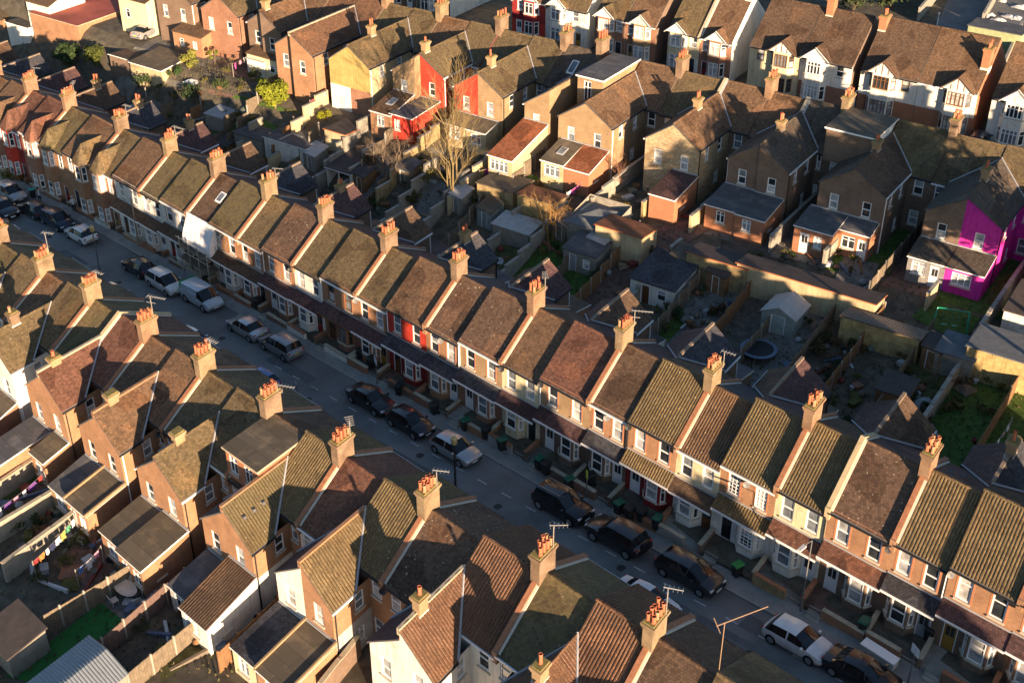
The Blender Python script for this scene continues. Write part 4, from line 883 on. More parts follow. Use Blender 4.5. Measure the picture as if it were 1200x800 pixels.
CARS = {  # stations: x/L, bottom, belt, top, top width ratio, width scale ; index of rear glass base, roof rear, roof front, screen base
 'hatch': (4.15, 1.76, [(0, .42, .66, .74, .8, .84), (.035, .27, .84, .9, .8, .95), (.07, .22, .93, .99, .82, .985), (.17, .2, .95, 1.40, .72, 1), (.42, .2, .94, 1.47, .74, 1), (.445, .2, .94, 1.47, .74, 1), (.56, .2, .93, 1.44, .74, 1), (.755, .2, .92, .99, .8, 1), (.92, .22, .78, .85, .8, .97), (.975, .28, .66, .74, .78, .9), (1, .36, .55, .6, .7, .8)], 2, 3, 6, 7),
 'saloon': (4.55, 1.8, [(0, .42, .7, .8, .8, .84), (.03, .28, .88, .95, .82, .95), (.15, .22, .94, 1.0, .82, .99), (.29, .2, .95, 1.38, .7, 1), (.46, .2, .94, 1.45, .73, 1), (.485, .2, .94, 1.45, .73, 1), (.57, .2, .93, 1.42, .73, 1), (.745, .2, .91, .98, .8, 1), (.92, .22, .77, .84, .8, .97), (.975, .28, .65, .72, .78, .9), (1, .36, .54, .58, .7, .8)], 2, 3, 6, 7),
 'suv': (4.5, 1.86, [(0, .5, .8, .9, .82, .88), (.03, .36, 1.0, 1.06, .84, .97), (.055, .3, 1.08, 1.14, .84, .99), (.11, .28, 1.1, 1.66, .76, 1), (.44, .28, 1.08, 1.74, .78, 1), (.465, .28, 1.08, 1.74, .78, 1), (.58, .28, 1.07, 1.7, .78, 1), (.735, .28, 1.06, 1.14, .84, 1), (.92, .3, .98, 1.05, .84, .97), (.98, .36, .84, .92, .8, .92), (1, .45, .68, .74, .74, .84)], 2, 3, 6, 7),
 'mpv': (4.55, 1.82, [(0, .45, .75, .84, .82, .88), (.03, .3, .96, 1.02, .84, .97), (.055, .24, 1.02, 1.08, .84, .99), (.12, .22, 1.03, 1.56, .74, 1), (.42, .22, 1.02, 1.64, .77, 1), (.445, .22, 1.02, 1.64, .77, 1), (.60, .22, 1.0, 1.6, .77, 1), (.82, .22, .97, 1.04, .82, 1), (.945, .24, .84, .9, .8, .96), (.98, .3, .7, .78, .78, .9), (1, .38, .56, .62, .7, .82)], 2, 3, 6, 7),
 'van': (4.6, 1.84, [(0, .5, .9, 1.0, .9, .94), (.012, .36, 1.05, 1.15, .9, .98), (.03, .3, 1.12, 1.2, .9, .99), (.06, .28, 1.14, 1.78, .86, 1), (.40, .28, 1.1, 1.84, .86, 1), (.62, .28, 1.08, 1.82, .84, 1), (.66, .28, 1.06, 1.78, .8, 1), (.84, .28, 1.0, 1.08, .84, 1), (.955, .28, .86, .93, .82, .96), (.985, .32, .72, .8, .78, .9), (1, .4, .58, .64, .7, .84)], 2, 3, 6, 7)}
def car(kind, p, yaw, mat, label, group='cars parked along the street', plate=True, rackm=None, pan=False, rear=None):
    L, Wd, st, i0, i1, i2, i3 = CARS[kind]; k = 1.05; L *= k; Wd *= k
    root = thing('parked_van' if kind == 'van' else 'parked_car', p, label, 'van' if kind == 'van' else 'car', group)
    gx = (ground(p.x+1.5*math.cos(yaw), p.y+1.5*math.sin(yaw))-ground(p.x-1.5*math.cos(yaw), p.y-1.5*math.sin(yaw)))/3
    root.rotation_euler = (0, -math.atan(gx), yaw)
    o = Vector(p); T = lambda x, y, z: o+Vector((x, y, z*k))
    rows = []
    for fx, zb, be, tp, r, ws in st:
        w = Wd/2*ws; x = fx*L-L/2
        h = [(w*.9, zb), (w*.99, zb+.16), (w, be-.2), (w*.955, be), (w*r, tp-.05), (w*r*.62, tp)]
        rows.append([T(x, y, z) for y, z in h]+[T(x, -y, z) for y, z in h[::-1]])
    B, WS, RW, SL, SR = MB(), MB(), MB(), MB(), MB()
    n = len(rows)
    for i in range(n-1):
        for j in range(11):
            q = [rows[i][j], rows[i+1][j], rows[i+1][j+1], rows[i][j+1]]
            cab = i0 <= i < i3; pil = i == 4 if kind != 'van' else i in (0, 1, 2, 3, 4)
            if j == 3 and cab and not pil: SL.poly(q)
            elif j == 7 and cab and not pil: SR.poly(q)
            elif j in (4, 5, 6) and i == i2: WS.poly(q)
            elif j in (4, 5, 6) and i == i0 and kind != 'van': RW.poly(q)
            else: B.poly(q)
        B.poly([rows[i][11], rows[i+1][11], rows[i+1][0], rows[i][0]])
    B.poly(rows[0]); B.poly(rows[-1][::-1])
    def part(m, name, mat_, par=root, sm=False):
        if not m.v: return None
        ob = m.build(name, mat_, par)
        if sm:
            bm = bmesh.new(); bm.from_mesh(ob.data); bmesh.ops.remove_doubles(bm, verts=bm.verts, dist=.002); bmesh.ops.recalc_face_normals(bm, faces=bm.faces); bm.to_mesh(ob.data); bm.free()
            ob.data.polygons.foreach_set('use_smooth', [True]*len(ob.data.polygons)); ob.data.set_sharp_from_angle(angle=math.radians(32))
        return ob
    body = part(B, 'body', mat, sm=True)
    if rear: pass
    part(WS, 'windscreen', CARGLASS, sm=True); part(RW, 'rear_window', CARGLASS, sm=True)
    part(SL, 'side_window', CARGLASS, sm=True); part(SR, 'side_window', CARGLASS, sm=True)
    wr = .33*k if kind not in ('suv', 'van') else .37*k
    for fx in (.185, .815):
        for s in (-1, 1):
            x = fx*L-L/2; y0, y1 = s*(Wd/2-.24), s*(Wd/2+.015); m = MB()
            ring = lambda y, r: [o+Vector((x+r*math.cos(a*math.pi/8), y, wr+r*math.sin(a*math.pi/8))) for a in range(16)]
            a_, b_, c_ = ring(y0, wr), ring(y1, wr), ring(y1+s*.004, wr*.66)
            for i in range(16): m.poly([a_[i], a_[(i+1) % 16], b_[(i+1) % 16], b_[i]])
            m.poly(b_); m.poly(a_)
            t = part(m, 'wheel', TYRE); r_ = MB(); r_.poly(c_); part(r_, 'rim', RIM, t)
            ar = MB(); d_ = ring(y1-s*.012, wr*1.14); ar.poly(d_); part(ar, 'wheel_arch', TRIMB)
    def lump(name, mt, x, y, z, sx, sy, sz):
        m = MB(); m.hexa([T(x+a*sx, y+b*sy, z+c*sz) for c in (-1, 1) for a, b in ((-1, -1), (1, -1), (1, 1), (-1, 1))]); return part(m, name, mt)
    fb, rb = st[-2], st[1]
    for s in (-1, 1):
        lump('headlight', HEADL, L*.472, s*Wd*.34, fb[2]-.02, .09, .17, .065); lump('tail_light', TAILL, -L*.478, s*Wd*.38, rb[2]-.1, .05, .1, .11)
        lump('wing_mirror', mat, L*.20, s*(Wd/2+.09), st[i3][2]+.06, .07, .1, .065)
    lump('bumper', TRIMB, L*.487, 0, fb[1]+.12, .05, Wd*.3, .07); lump('grille', TRIMB, L*.487, 0, fb[2]-.13, .035, Wd*.2, .05)
    lump('number_plate', PLATEW, L*.497+.03, 0, fb[1]+.16, .012, .26, .055); lump('number_plate', PLATEY, -L*.497-.0, 0, st[0][2]-.02, .02, .26, .055)
    if pan:
        m = MB(); m.poly([q+Vector((0, 0, .012)) for q in (rows[3][5], rows[6][5], rows[6][6], rows[3][6])]); part(m, 'roof_glass', CARGLASS)
    if rackm:
        for s in (-1, 1):
            m = MB(); m.tube([T(st[3][0]*L-L/2+.1, s*Wd*.3, st[3][3]+.06), T(st[6][0]*L-L/2-.1, s*Wd*.3, st[6][3]+.06)], .025, 5); part(m, 'roof_rail', rackm)
    if kind == 'suv' and rear: 
        m = MB(); ring = lambda x, r: [o+Vector((x, r*math.cos(a*math.pi/8), .95*k+r*math.sin(a*math.pi/8))) for a in range(16)]
        a_, b_ = ring(-L/2-.16, .33), ring(-L/2+.02, .33)
        for i in range(16): m.poly([a_[i], a_[(i+1) % 16], b_[(i+1) % 16], b_[i]])
        m.poly(a_); part(m, 'spare_wheel', TYRE)
    if kind == 'van' and rear:
        m = MB(); x = -L/2-.02
        for s in (-1, 1): m.hexa([T(x+dx, s*Wd*.235+dy, z) for z in (.55, 1.72) for dx, dy in ((-.015, -Wd*.2), (.015, -Wd*.2), (.015, Wd*.2), (-.015, Wd*.2))])
        part(m, 'rear_door', rear)
    if kind == 'van':
        lump('side_door', mat, -.2, 0, .95, .7, Wd/2+.006, .42)
    return root
PT = dict(white=paint('car_white', (.68, .68, .67)), silver=paint('car_silver', (.45, .46, .47), .5), grey=paint('car_grey', (.27, .28, .29), .4), black=paint('car_black', (.012, .012, .014)), navy=paint('car_navy', (.02, .03, .06), .3), blue=paint('car_blue', (.03, .09, .25), .3), pale=paint('car_pale_blue', (.42, .5, .56)), dark=paint('car_charcoal', (.035, .037, .04), .3), red=paint('car_red', (.3, .02, .02)), magenta=paint('car_magenta', (.5, .05, .3)))
GREEN = flat('green_panel', (.02, .4, .1), .5)
def carpx(kind, u, v, col, label, flip=False, dz=.75, y=None, **k):
    q = atg(u, v, dz); x = q.x
    yy = q.y if y is None else y
    slopey = (KF(x+3)-KF(x-3))/6 if yy > -11.2 else 0
    p = Vector((x, yy, ground(x, yy)+.02)); return car(kind, p, math.atan(slopey)+(math.pi if flip else 0), PT[col], label, **k)
carpx('mpv', 194, 330, 'white', 'white people carrier parked in front of the pale blue van', rackm=METAL)
carpx('van', 237, 348, 'pale', 'pale blue white van with green rear doors', rear=GREEN)
carpx('saloon', 290, 382, 'silver', 'silver saloon parked between the van and the grey people carrier', flip=True)
carpx('mpv', 330, 404, 'grey', 'silver grey people carrier with its tail towards the lower right', flip=True, rackm=METAL)
carpx('saloon', 435, 466, 'black', 'black saloon parked below the red house')
carpx('hatch', 481, 493, 'black', 'black hatchback parked close behind the silver hatchback', pan=True)
carpx('hatch', 534, 524, 'silver', 'silver hatchback beside the lamp post in mid street')
carpx('suv', 660, 590, 'black', 'black off roader with sun reflections on its roof', pan=True, rackm=METAL)
carpx('suv', 725, 627, 'black', 'black off roader with red tail lights and a spare wheel', flip=True, rear=True)
carpx('mpv', 809, 669, 'dark', 'charcoal people carrier with a long glass roof', pan=True)
carpx('hatch', 936, 747, 'white', 'white hatchback parked alone at the lower right')
carpx('saloon', 1012, 786, 'black', 'black car at the bottom edge beside the white cabinet')
carpx('hatch', 163, 311, 'black', 'black hatchback parked behind the white people carrier', flip=True, pan=True)
carpx('hatch', 95, 273, 'white', 'white hatchback with a black glass roof in the upper street', flip=True, pan=True)
carpx('mpv', 67, 257, 'navy', 'navy blue car next to the white hatchback in the upper street')
carpx('hatch', 40, 244, 'dark', 'dark hatchback behind the navy car', flip=True)
carpx('mpv', 12, 225, 'silver', 'silver people carrier at the upper end of the street')
carpx('suv', 9, 243, 'black', 'black off roader on the near side at the left edge', y=-10.6)
for (u, v, kind, col, lab, fl) in ((143, 342, 'hatch', 'silver', 'silver car half hidden behind the fourth near chimney', False), (232, 395, 'hatch', 'white', 'white car half hidden behind the near roofs', False), (322, 434, 'hatch', 'blue', 'blue car half hidden behind the big aerial', True), (28, 268, 'hatch', 'white', 'white car half hidden behind the near roofs at the left edge', True), (755, 703, 'saloon', 'white', 'white car half hidden behind a near chimney at the lower middle', False)):
    carpx(kind, u, v, col, lab, flip=fl, y=-13.1)
for (u, v, kind, col, lab) in ((168, 24, 'hatch', 'white', 'white car parked beside the big red flat roof'), (172, 36, 'saloon', 'silver', 'silver car parked by the wall of the red roofed hall'), (196, 8, 'hatch', 'dark', 'dark car in the yard at the top edge')):
    q = atg(u, v, .7); car(kind, Vector((q.x, q.y, ground(q.x, q.y)+.02)), 1.9, PT[col], lab, group='cars in the yard at the top left')
q = E1*8.5+E2*54.8; 
for u_, kind, col, lab in ((-40.2, 'hatch', 'dark', 'dark car parked on the upper street at the top edge'), (-36.8, 'saloon', 'grey', 'grey car on the upper street beyond the chimneys'), (24.4, 'hatch', 'dark', 'dark car in the gap beside the white semi')):
    q = E1*u_+E2*(57.2 if u_ < 20 else 60); car(kind, Vector((q.x, q.y, ground(q.x, q.y)+.05)), TH+(1.57 if u_ > 20 else 0), PT[col], lab, group='cars on the upper street')

# ------------------------------------------------------------------ walls, fences, yards
def wallseg(p0, p1, h, mat, label, cat='wall', name='garden_wall', th=.12, cap=None, group=None, step=2.0, zabs=None):
    p0, p1 = Vector(p0), Vector(p1); d = p1-p0; d.z = 0; L = d.length; n = max(1, int(L/step)); nr = Vector((-d.y, d.x, 0)).normalized()*th
    b = MB(); c = MB()
    for i in range(n):
        a, e = p0+d*(i/n), p0+d*((i+1)/n); za, ze = ground(a.x, a.y), ground(e.x, e.y)
        za = ze = max(za, ze) if h < 1.3 else (za+ze)/2
        if zabs is not None: za = ze = zabs-h
        lo = min(ground(a.x, a.y), ground(e.x, e.y))-.3
        P = lambda q, s, z: Vector((q.x, q.y, z))+nr*s
        b.hexa([P(a, -1, lo), P(e, -1, lo), P(e, 1, lo), P(a, 1, lo), P(a, -1, za+h), P(e, -1, ze+h), P(e, 1, ze+h), P(a, 1, za+h)])
        if cap: c.hexa([P(a, -1.35, za+h), P(e, -1.35, ze+h), P(e, 1.35, ze+h), P(a, 1.35, za+h), P(a, -1.35, za+h+.07), P(e, -1.35, ze+h+.07), P(e, 1.35, ze+h+.07), P(a, 1.35, za+h+.07)])
    m = p0+d*.5; loc = Vector((m.x, m.y, ground(m.x, m.y)))
    root = thing(name, loc, label, cat, group); b.build('wall_face', mat, root)
    if cap: c.build('coping', cap, root)
    return root
def fence(p0, p1, h, mat, label, group=None, post=CONC, cat='fence', boards=True, step=1.85):
    p0, p1 = Vector(p0), Vector(p1); d = p1-p0; d.z = 0; L = d.length; n = max(1, round(L/step)); nr = Vector((-d.y, d.x, 0)).normalized(); dn = d.normalized()
    m = p0+d*.5; root = thing('garden_fence', Vector((m.x, m.y, ground(m.x, m.y))), label, cat, group)
    for i in range(n):
        a, e = p0+d*(i/n), p0+d*((i+1)/n); z = (ground(a.x, a.y)+ground(e.x, e.y))/2; lo = min(ground(a.x, a.y), ground(e.x, e.y))-.15
        b = MB(); k = 9 if boards else 1; hh = h+R0.uniform(-.06, .06)
        for j in range(k):
            q0, q1 = a.lerp(e, j/k), a.lerp(e, (j+1)/k-.01); t = .022 if j % 2 else .034; dz = R0.uniform(-.015, .015)
            P = lambda q, s, z_: Vector((q.x, q.y, z_))+nr*s*t
            b.hexa([P(q0, -1, lo), P(q1, -1, lo), P(q1, 1, lo), P(q0, 1, lo), P(q0, -1, z+hh+dz), P(q1, -1, z+hh+dz), P(q1, 1, z+hh+dz), P(q0, 1, z+hh+dz)])
        b.build('panel', mat, root)
    for i in range(n+1):
        a = p0+d*(i/n); z = ground(a.x, a.y); b = MB(); t = .055
        b.hexa([Vector((a.x, a.y, zz))+dn*sx*t+nr*sy*t for zz in (z-.3, z+h+.12) for sx, sy in ((-1, -1), (1, -1), (1, 1), (-1, 1))]); b.build('post', post, root)
    return root
def patch(name, mat, pts, n=8, dz=.035, kind='structure'):
    A, B_, C_, D_ = [Vector(q) for q in pts]; b = MB()
    def P(i, j): q = A.lerp(B_, i/n).lerp(D_.lerp(C_, i/n), j/n); return Vector((q.x, q.y, ground(q.x, q.y)+dz))
    for i in range(n):
        for j in range(n): b.poly([P(i, j), P(i+1, j), P(i+1, j+1), P(i, j+1)])
    o = b.build(name, mat); o['kind'] = kind; return o
LAWN = plain('lawn_grass', (.065, .12, .025), .95, .5, 2.0); LAWNG = plain('artificial_turf', (.03, .15, .035), .95, .2, 1.2); LAWNY = plain('worn_grass', (.1, .1, .04), .95, .5, 1.6)
PATIO = plain('patio_slabs', (.17, .16, .14), .9, .45, 1.0); PATIOR = plain('brick_paving', (.15, .095, .075), .9, .45, 1.2); EARTH = plain('bare_earth', (.13, .105, .075), .95, .5, 1.0); GRAVEL = plain('gravel', (.12, .108, .088), .95, .5, 1.2); YCONC = plain('yard_concrete', (.17, .16, .14), .9, .45, .9)
# plots behind row A (u along the terrace, w from its ridge)
YM = [LAWN, EARTH, PATIO, LAWNY, PATIOR, GRAVEL, EARTH, LAWN, PATIO, EARTH]
YN = {LAWN: 'lawn', LAWNY: 'lawn', EARTH: 'garden_soil', PATIO: 'patio', PATIOR: 'patio', GRAVEL: 'gravel_yard', LAWNG: 'lawn'}
bnd = []
for i in range(len(XA)-1): bnd += [XA[i], lerp(XA[i], XA[i+1], .455)]
def backw(u): return max(12.5, min(27.5, 25.2+.1*(u-18))) if u > -20 else max(11, 21.5+.17*(u+20))
FT = [(BLOCK, 'wall'), (WOOD, 'fence'), (WOOD, 'fence'), (BLOCK, 'wall'), (WOODB, 'fence')]
for i in range(4, len(bnd)-7):
    u0, u1 = bnd[i], bnd[i+1]; w0, w1 = 8.6, backw((u0+u1)/2)
    m = YM[(i*7+3) % 10]; patch(YN[m], m, [FA(u0, w0, 0), FA(u1, w0, 0), FA(u1, w1, 0), FA(u0, w1, 0)], 6)
    mt, ty = FT[(i*3+i//4) % 5]; k = i-6
    ownr = rowA[i][0] if i < len(rowA) else 'terrace'
    lab = ('wooden fence' if ty == 'fence' else 'pale block wall')+' left of the yard behind the '+' '.join(ownr.split()[:7])
    a, e = FA(u0, 8.2, 0), FA(u0, backw(u0), 0)
    if ty == 'fence': fence(a, e, 1.7, mt, lab, 'fences and walls between the far yards', post=CONC if i % 2 else WOOD)
    else: wallseg(a, e, 1.6, mt, lab, group='fences and walls between the far yards', cap=CONC)
# outbuildings placed from the roof corner seen in the photo
def outb(name, label, u, v, L, D, hf, hb, roof, wall, fr=None, cat='shed', top=True, wins=(), doors=(), kind='mono', fascia=None, front=True, group=None, doorm=None, wm=None, pan=False, side=None, off=0, posts=False, zt=None, skyl=0):
    q = atg(u, v, hf) if zt is None else at(u, v, zt); eu, ew = (E1, E2) if fr is None else (fr.eu.normalized(), fr.ew.normalized())
    g = min(ground(q.x, q.y), ground((q+eu*L).x, (q+eu*L).y)) if zt is None else zt-hf
    o = Vector((q.x, q.y, 0)); Q = lambda a, b_, z: o+eu*a+ew*b_+Vector((0, 0, g+z))
    root = thing(name, Q(L/2, D/2, 0), label, cat, group); b = MB()
    F = lambda a, z: Q(a, 0, z); ops = [(c*L-w/2, c*L+w/2, z0, z1) for c, w, z0, z1 in list(wins)+list(doors)]
    th = min(hf, hb) if kind == 'mono' else hf
    if posts: 
        for a in (0.08, L/2, L-.08): b.box(Q, a-.06, a+.06, 0, .12, -.5, hf, 0)
    else: wallpanel(b, F, ew, 0, L, -.5, hf, ops, 0)
    if kind == 'gable':
        hr = hb; b.poly([Q(0, 0, hf), Q(L, 0, hf), Q(L/2, 0, hr)]); b.poly([Q(0, D, hf), Q(L, D, hf), Q(L/2, D, hr)])
        for a in (0, L): b.poly([Q(a, 0, -.5), Q(a, D, -.5), Q(a, D, hf), Q(a, 0, hf)])
        b.poly([Q(0, D, -.5), Q(L, D, -.5), Q(L, D, hf), Q(0, D, hf)])
    else:
        for a in (0, L): b.poly([Q(a, 0, -.5), Q(a, D, -.5), Q(a, D, hb), Q(a, 0, hf)])
        b.poly([Q(0, D, -.5), Q(L, D, -.5), Q(L, D, hb), Q(0, D, hb)])
    b.build('wall', wall, root); r = MB(); v_ = .14
    if kind == 'gable':
        s_ = (hr-hf)/(L/2)
        for e0, e1 in ((-v_, L/2), (L+v_, L/2)):
            P = [Q(e0, -v_, hf-v_*s_+.05), Q(e1, -v_, hr+.05), Q(e1, D+v_, hr+.05), Q(e0, D+v_, hf-v_*s_+.05)]
            if pan: slope(r, P[3], P[0], P[1], P[2], True, .06)
            else: r.thick(P, .07, 0, 1)
    elif kind == 'hip':
        P = [Q(-v_, -v_, hf), Q(L+v_, -v_, hf), Q(L+v_, D+v_, hf), Q(-v_, D+v_, hf)]; ap = Q(L/2, D/2, hb)
        for i in range(4): r.thick([P[i], P[(i+1) % 4], ap], .08, 0, 1)
    else:
        s_ = (hb-hf)/D; P = [Q(-v_, -v_, hf-v_*s_+.08), Q(L+v_, -v_, hf-v_*s_+.08), Q(L+v_, D+v_, hb+v_*s_+.08), Q(-v_, D+v_, hb+v_*s_+.08)]
        if pan: slope(r, *P, True, .1)
        else: r.thick(P, .1, 0, 1)
    r.build('shed_roof', [roof, fascia or roof], root)
    for o_, (c, w, z0, z1) in zip(ops, wins): window(root, F, ew, *o_, style='two' if w > .9 else 'top', fm=wm, dep=.05, sill=False)
    for o_ in ops[len(wins):]: door(root, F, ew, *o_, m=doorm or DOORS[5], glassy=False)
    return root
DBRN = plain('dark_felt_brown', (.075, .062, .058), .9, .3, 1.0); RUSTF = plain('rusty_felt', (.2, .085, .045), .85, .35, 1.1); TANW = plain('tan_blockwork', (.36, .27, .14), .9, .4, 1.4, streak=.5); YELW = plain('sandy_rendered_block', (.46, .34, .15), .9, .4, 1.6, streak=.5); GREYW = plain('grey_concrete_panel', (.26, .24, .2), .9, .25, 1.5); TINP = plain('tin_sheet', (.3, .32, .33), .5, .25, 1); GREENW = plain('green_timber', (.26, .29, .27), .8, .3, 2); POLYC = plain('plastic_sheet_roof', (.36, .37, .37), .5, .2, 1.5); ORNP = plain('orange_edge', (.36, .12, .05), .7, .2)
outb('garage', 'long garage range with dark roof and a cream front in half sun', 864, 308, 12.6, 2.4, 3.0, 2.7, DBRN, BUFFR, cat='garage', fascia=ORNP)
outb('garage', 'weathered block garage with rusty roof beside the long garage range', 805, 295, 5.9, 2.6, 2.9, 2.6, DBRN, TANW, cat='garage', fascia=ORNP)
outb('outbuilding', 'white walled outbuilding under a dark slate roof with brown door', 739, 325, 4.4, 5.0, 2.3, 3.0, R_SLATE, WHITE, cat='outbuilding', wins=((.72, .9, .9, 1.9),), doors=((.35, .85, .05, 2.0),), doorm=DOORS[1])
outb('outbuilding', 'cream rendered outbuilding with rust brown flat roof', 698, 263, 4.9, 3.0, 3.1, 2.8, RUSTF, BUFFR, cat='outbuilding', fascia=ORNP)
outb('garden_shed', 'grey felt roofed garden shed with one white framed window', 660, 290, 3.5, 3.3, 2.3, 2.7, FELT, GREYW, wins=((.72, .75, .8, 1.75),), doors=((.3, .8, .05, 1.95),))
outb('outbuilding', 'outbuilding with low grey pyramid roof', 662, 258, 4.6, 4.6, 2.4, 3.3, plain('grey_felt', (.13, .14, .15), .85, .25), GREYW, kind='hip', cat='outbuilding')
outb('garage', 'small sunlit block garage with orange felt roof', 606, 227, 4.2, 2.6, 2.6, 2.4, RUSTF, YELW, cat='garage', fascia=FELT)
outb('garage', 'block garage with grey flat roof beside the bare tree', 559, 214, 4.3, 3.6, 2.6, 2.5, FELTB, TANW, cat='garage')
outb('outbuilding', 'wide flat felt roofed building with white edge and white front wall', 309, 160, 6.2, 4.6, 2.7, 2.7, FELT, WHITE, cat='outbuilding', fascia=PVC, wins=((.2, .6, 1.0, 1.8),))
outb('outbuilding', 'grey felt roofed building left of the white edged one', 274, 155, 4.2, 6.0, 2.5, 2.4, FELT, GREYW, cat='outbuilding')
outb('outbuilding', 'summer house with dark roof and white posts', 382, 196, 3.4, 4.2, 2.3, 2.6, DBRN, WHITE, cat='summer house', posts=True, fascia=PVC)
outb('outbuilding', 'small outbuilding with terracotta edged brown roof', 380, 151, 3.0, 4.0, 2.5, 2.3, DBRN, BUFFR, cat='outbuilding', fascia=ORNP)
outb('garage', 'sandy block garage with a ribbed plank roof', 986, 370, 6.6, 2.0, 2.5, 2.2, plain('plank_roof', (.2, .16, .12), .9, .4, 3), YELW, cat='garage', pan=True)
outb('garden_shed', 'leaning dark shed with a slanted grey roof near the swings', 1097, 410, 3.0, 2.6, 2.1, 2.5, plain('grey_felt', (.13, .14, .15)), GREYW)
outb('garage', 'flat roofed garage with a sunlit sandy brick base at the right edge', 1134, 405, 9, 4.0, 3.0, 2.9, plain('grey_felt', (.13, .14, .15)), YELW, cat='garage')
outb('outbuilding', 'white boarded outbuilding at the right edge', 1177, 363, 5, 5, 2.4, 2.8, DBRN, WHITE, cat='outbuilding', wins=((.35, .8, .9, 1.8),))
outb('garden_shed', 'green plastic garden shed with a pale gabled roof', 893, 363, 3.0, 3.0, 2.0, 2.75, POLYC, GREENW, kind='gable', doors=((.5, 1.3, .05, 1.9),), doorm=plain('pale_green_door', (.3, .36, .34)))
outb('outbuilding', 'cream gabled store with brown roof and sunlit side', 152, 73, 5.5, 5.0, 3.0, 3.4, FELTB, BUFFR, cat='outbuilding', fascia=PVC)
outb('outbuilding', 'dark roofed store left of the cream gabled store', 128, 64, 4.2, 5.0, 3.0, 2.6, R_DARK, B_BROWN, cat='outbuilding', fascia=PVC)
outb('hall', 'large hall with a flat red roof and brick side wall', 35, 15, 9.5, 21, 4.2, 4.2, plain('red_felt', (.33, .085, .06), .85, .3, .35), B_OR, cat='hall', fascia=COPW)
outb('cabin', 'white box cabin with flat olive roof', 7, 26, 4.6, 3.0, 3.4, 3.3, FELTB, WHITE, cat='cabin', fascia=PVC, wins=((.7, 1.4, .5, 1.2),))
outb('outbuilding', 'brown tiled single storey building beside the hall yard', 202, 22+14, 5.0, 7.5, 2.6, 4.2, R_BROWN, B_OR, cat='outbuilding', wins=((.3, .7, .9, 1.9), (.75, .7, .9, 1.9)))
outb('outbuilding', 'brick extension with flat olive roof and white fascia', 237, 33, 3.2, 8.5, 3.0, 3.3, FELTB, B_OR, cat='outbuilding', fascia=PVC)
outb('garden_shed', 'small white plastic roofed shed beside the clothes line', 289, 68, 2.8, 3.0, 2.0, 2.3, POLYC, WHITE)
outb('outbuilding', 'brown pitched roof building behind the white plastic shed', 289, 62, 5.0, 6.0, 2.6, 3.8, R_BROWN, CREAM, cat='outbuilding', wins=((.8, .9, .9, 1.8),))
outb('lean_to', 'brick lean-to with sheet roof in the far yards', 143, 130, 4.5, 3.0, 2.2, 2.5, TINP, B_BROWN, cat='shed')
outb('lean_to', 'low tin roofed store between the far yard walls', 240, 133, 3.0, 3.0, 2.1, 2.3, TINP, GREYW, cat='shed')
outb('lean_to', 'clear plastic roofed lean-to in the yard below the bare tree', 577, 262, 4.2, 2.4, 2.0, 2.3, POLYC, GREYW, cat='shed')
outb('garden_shed', 'brown roofed shed against the long garage', 1027, 455, 2.4, 2.4, 1.9, 2.2, DBRN, WOODB)
# upper street yards: walls between plots
ub = []
for i in range(len(UC)-1): ub += [UC[i], lerp(UC[i], UC[i+1], .5)]
FCm = Frame((0, 0, 0), E1, E2)
def cgr(u, w): q = FCm(u, w, 0); return q
SC = ['the yellow gabled house', 'the red extension', 'the orange lean-to', 'the grey dormer house', 'the whitewashed wing', 'the shaded brick wing', 'the white sided dormer', 'the pink house']
seg = [(-49, 20, 31), (-40.97, 18, 30.5), (-33, 19, 31), (-29, 22, 30), (-24.7, 19, 31), (-16.2, 20, 31), (-11.7, 23, 31), (-2.2, 22.5, 37), (2.6, 26, 31), (7.75, 26, 37), (15.68, 26.5, 37), (20.9, 26.5, 30), (26.14, 24, 37), (31, 24.5, 27), (36.2, 20, 37), (45.8, 18, 37)]
for j, (u_, w0, w1) in enumerate(seg):
    lab = ('tall block wall', 'pale garden wall', 'grey rendered wall', 'weathered boundary wall')[j % 4]+' dividing the yards '+('left of ', 'right of ')[j % 2]+SC[min(7, j//2)]
    if j in (0, 3, 6, 12): fence(cgr(u_, w0), cgr(u_, w1), 1.7, WOOD, lab.replace('tall block wall', 'wooden fence').replace('weathered boundary wall', 'board fence').replace('grey rendered wall', 'timber fence').replace('pale garden wall', 'plank fence'), 'walls and fences between the upper yards')
    else: wallseg(cgr(u_, w0), cgr(u_, w1), 1.7, (TANW, BUFFR, GREYW, BLOCK)[j % 4], lab, group='walls and fences between the upper yards', cap=CONC)
for j in range(len(ub)-1):
    m = YM[(j*3+2) % 10] if j != 23 else LAWN
    w0 = 21 if ub[j] < 0 else 26.5
    if ub[j] > 30: m = LAWN
    patch(YN[m], m, [cgr(ub[j], w0), cgr(ub[j+1], w0), cgr(ub[j+1], 37.5), cgr(ub[j], 37.5)], 5, .03)
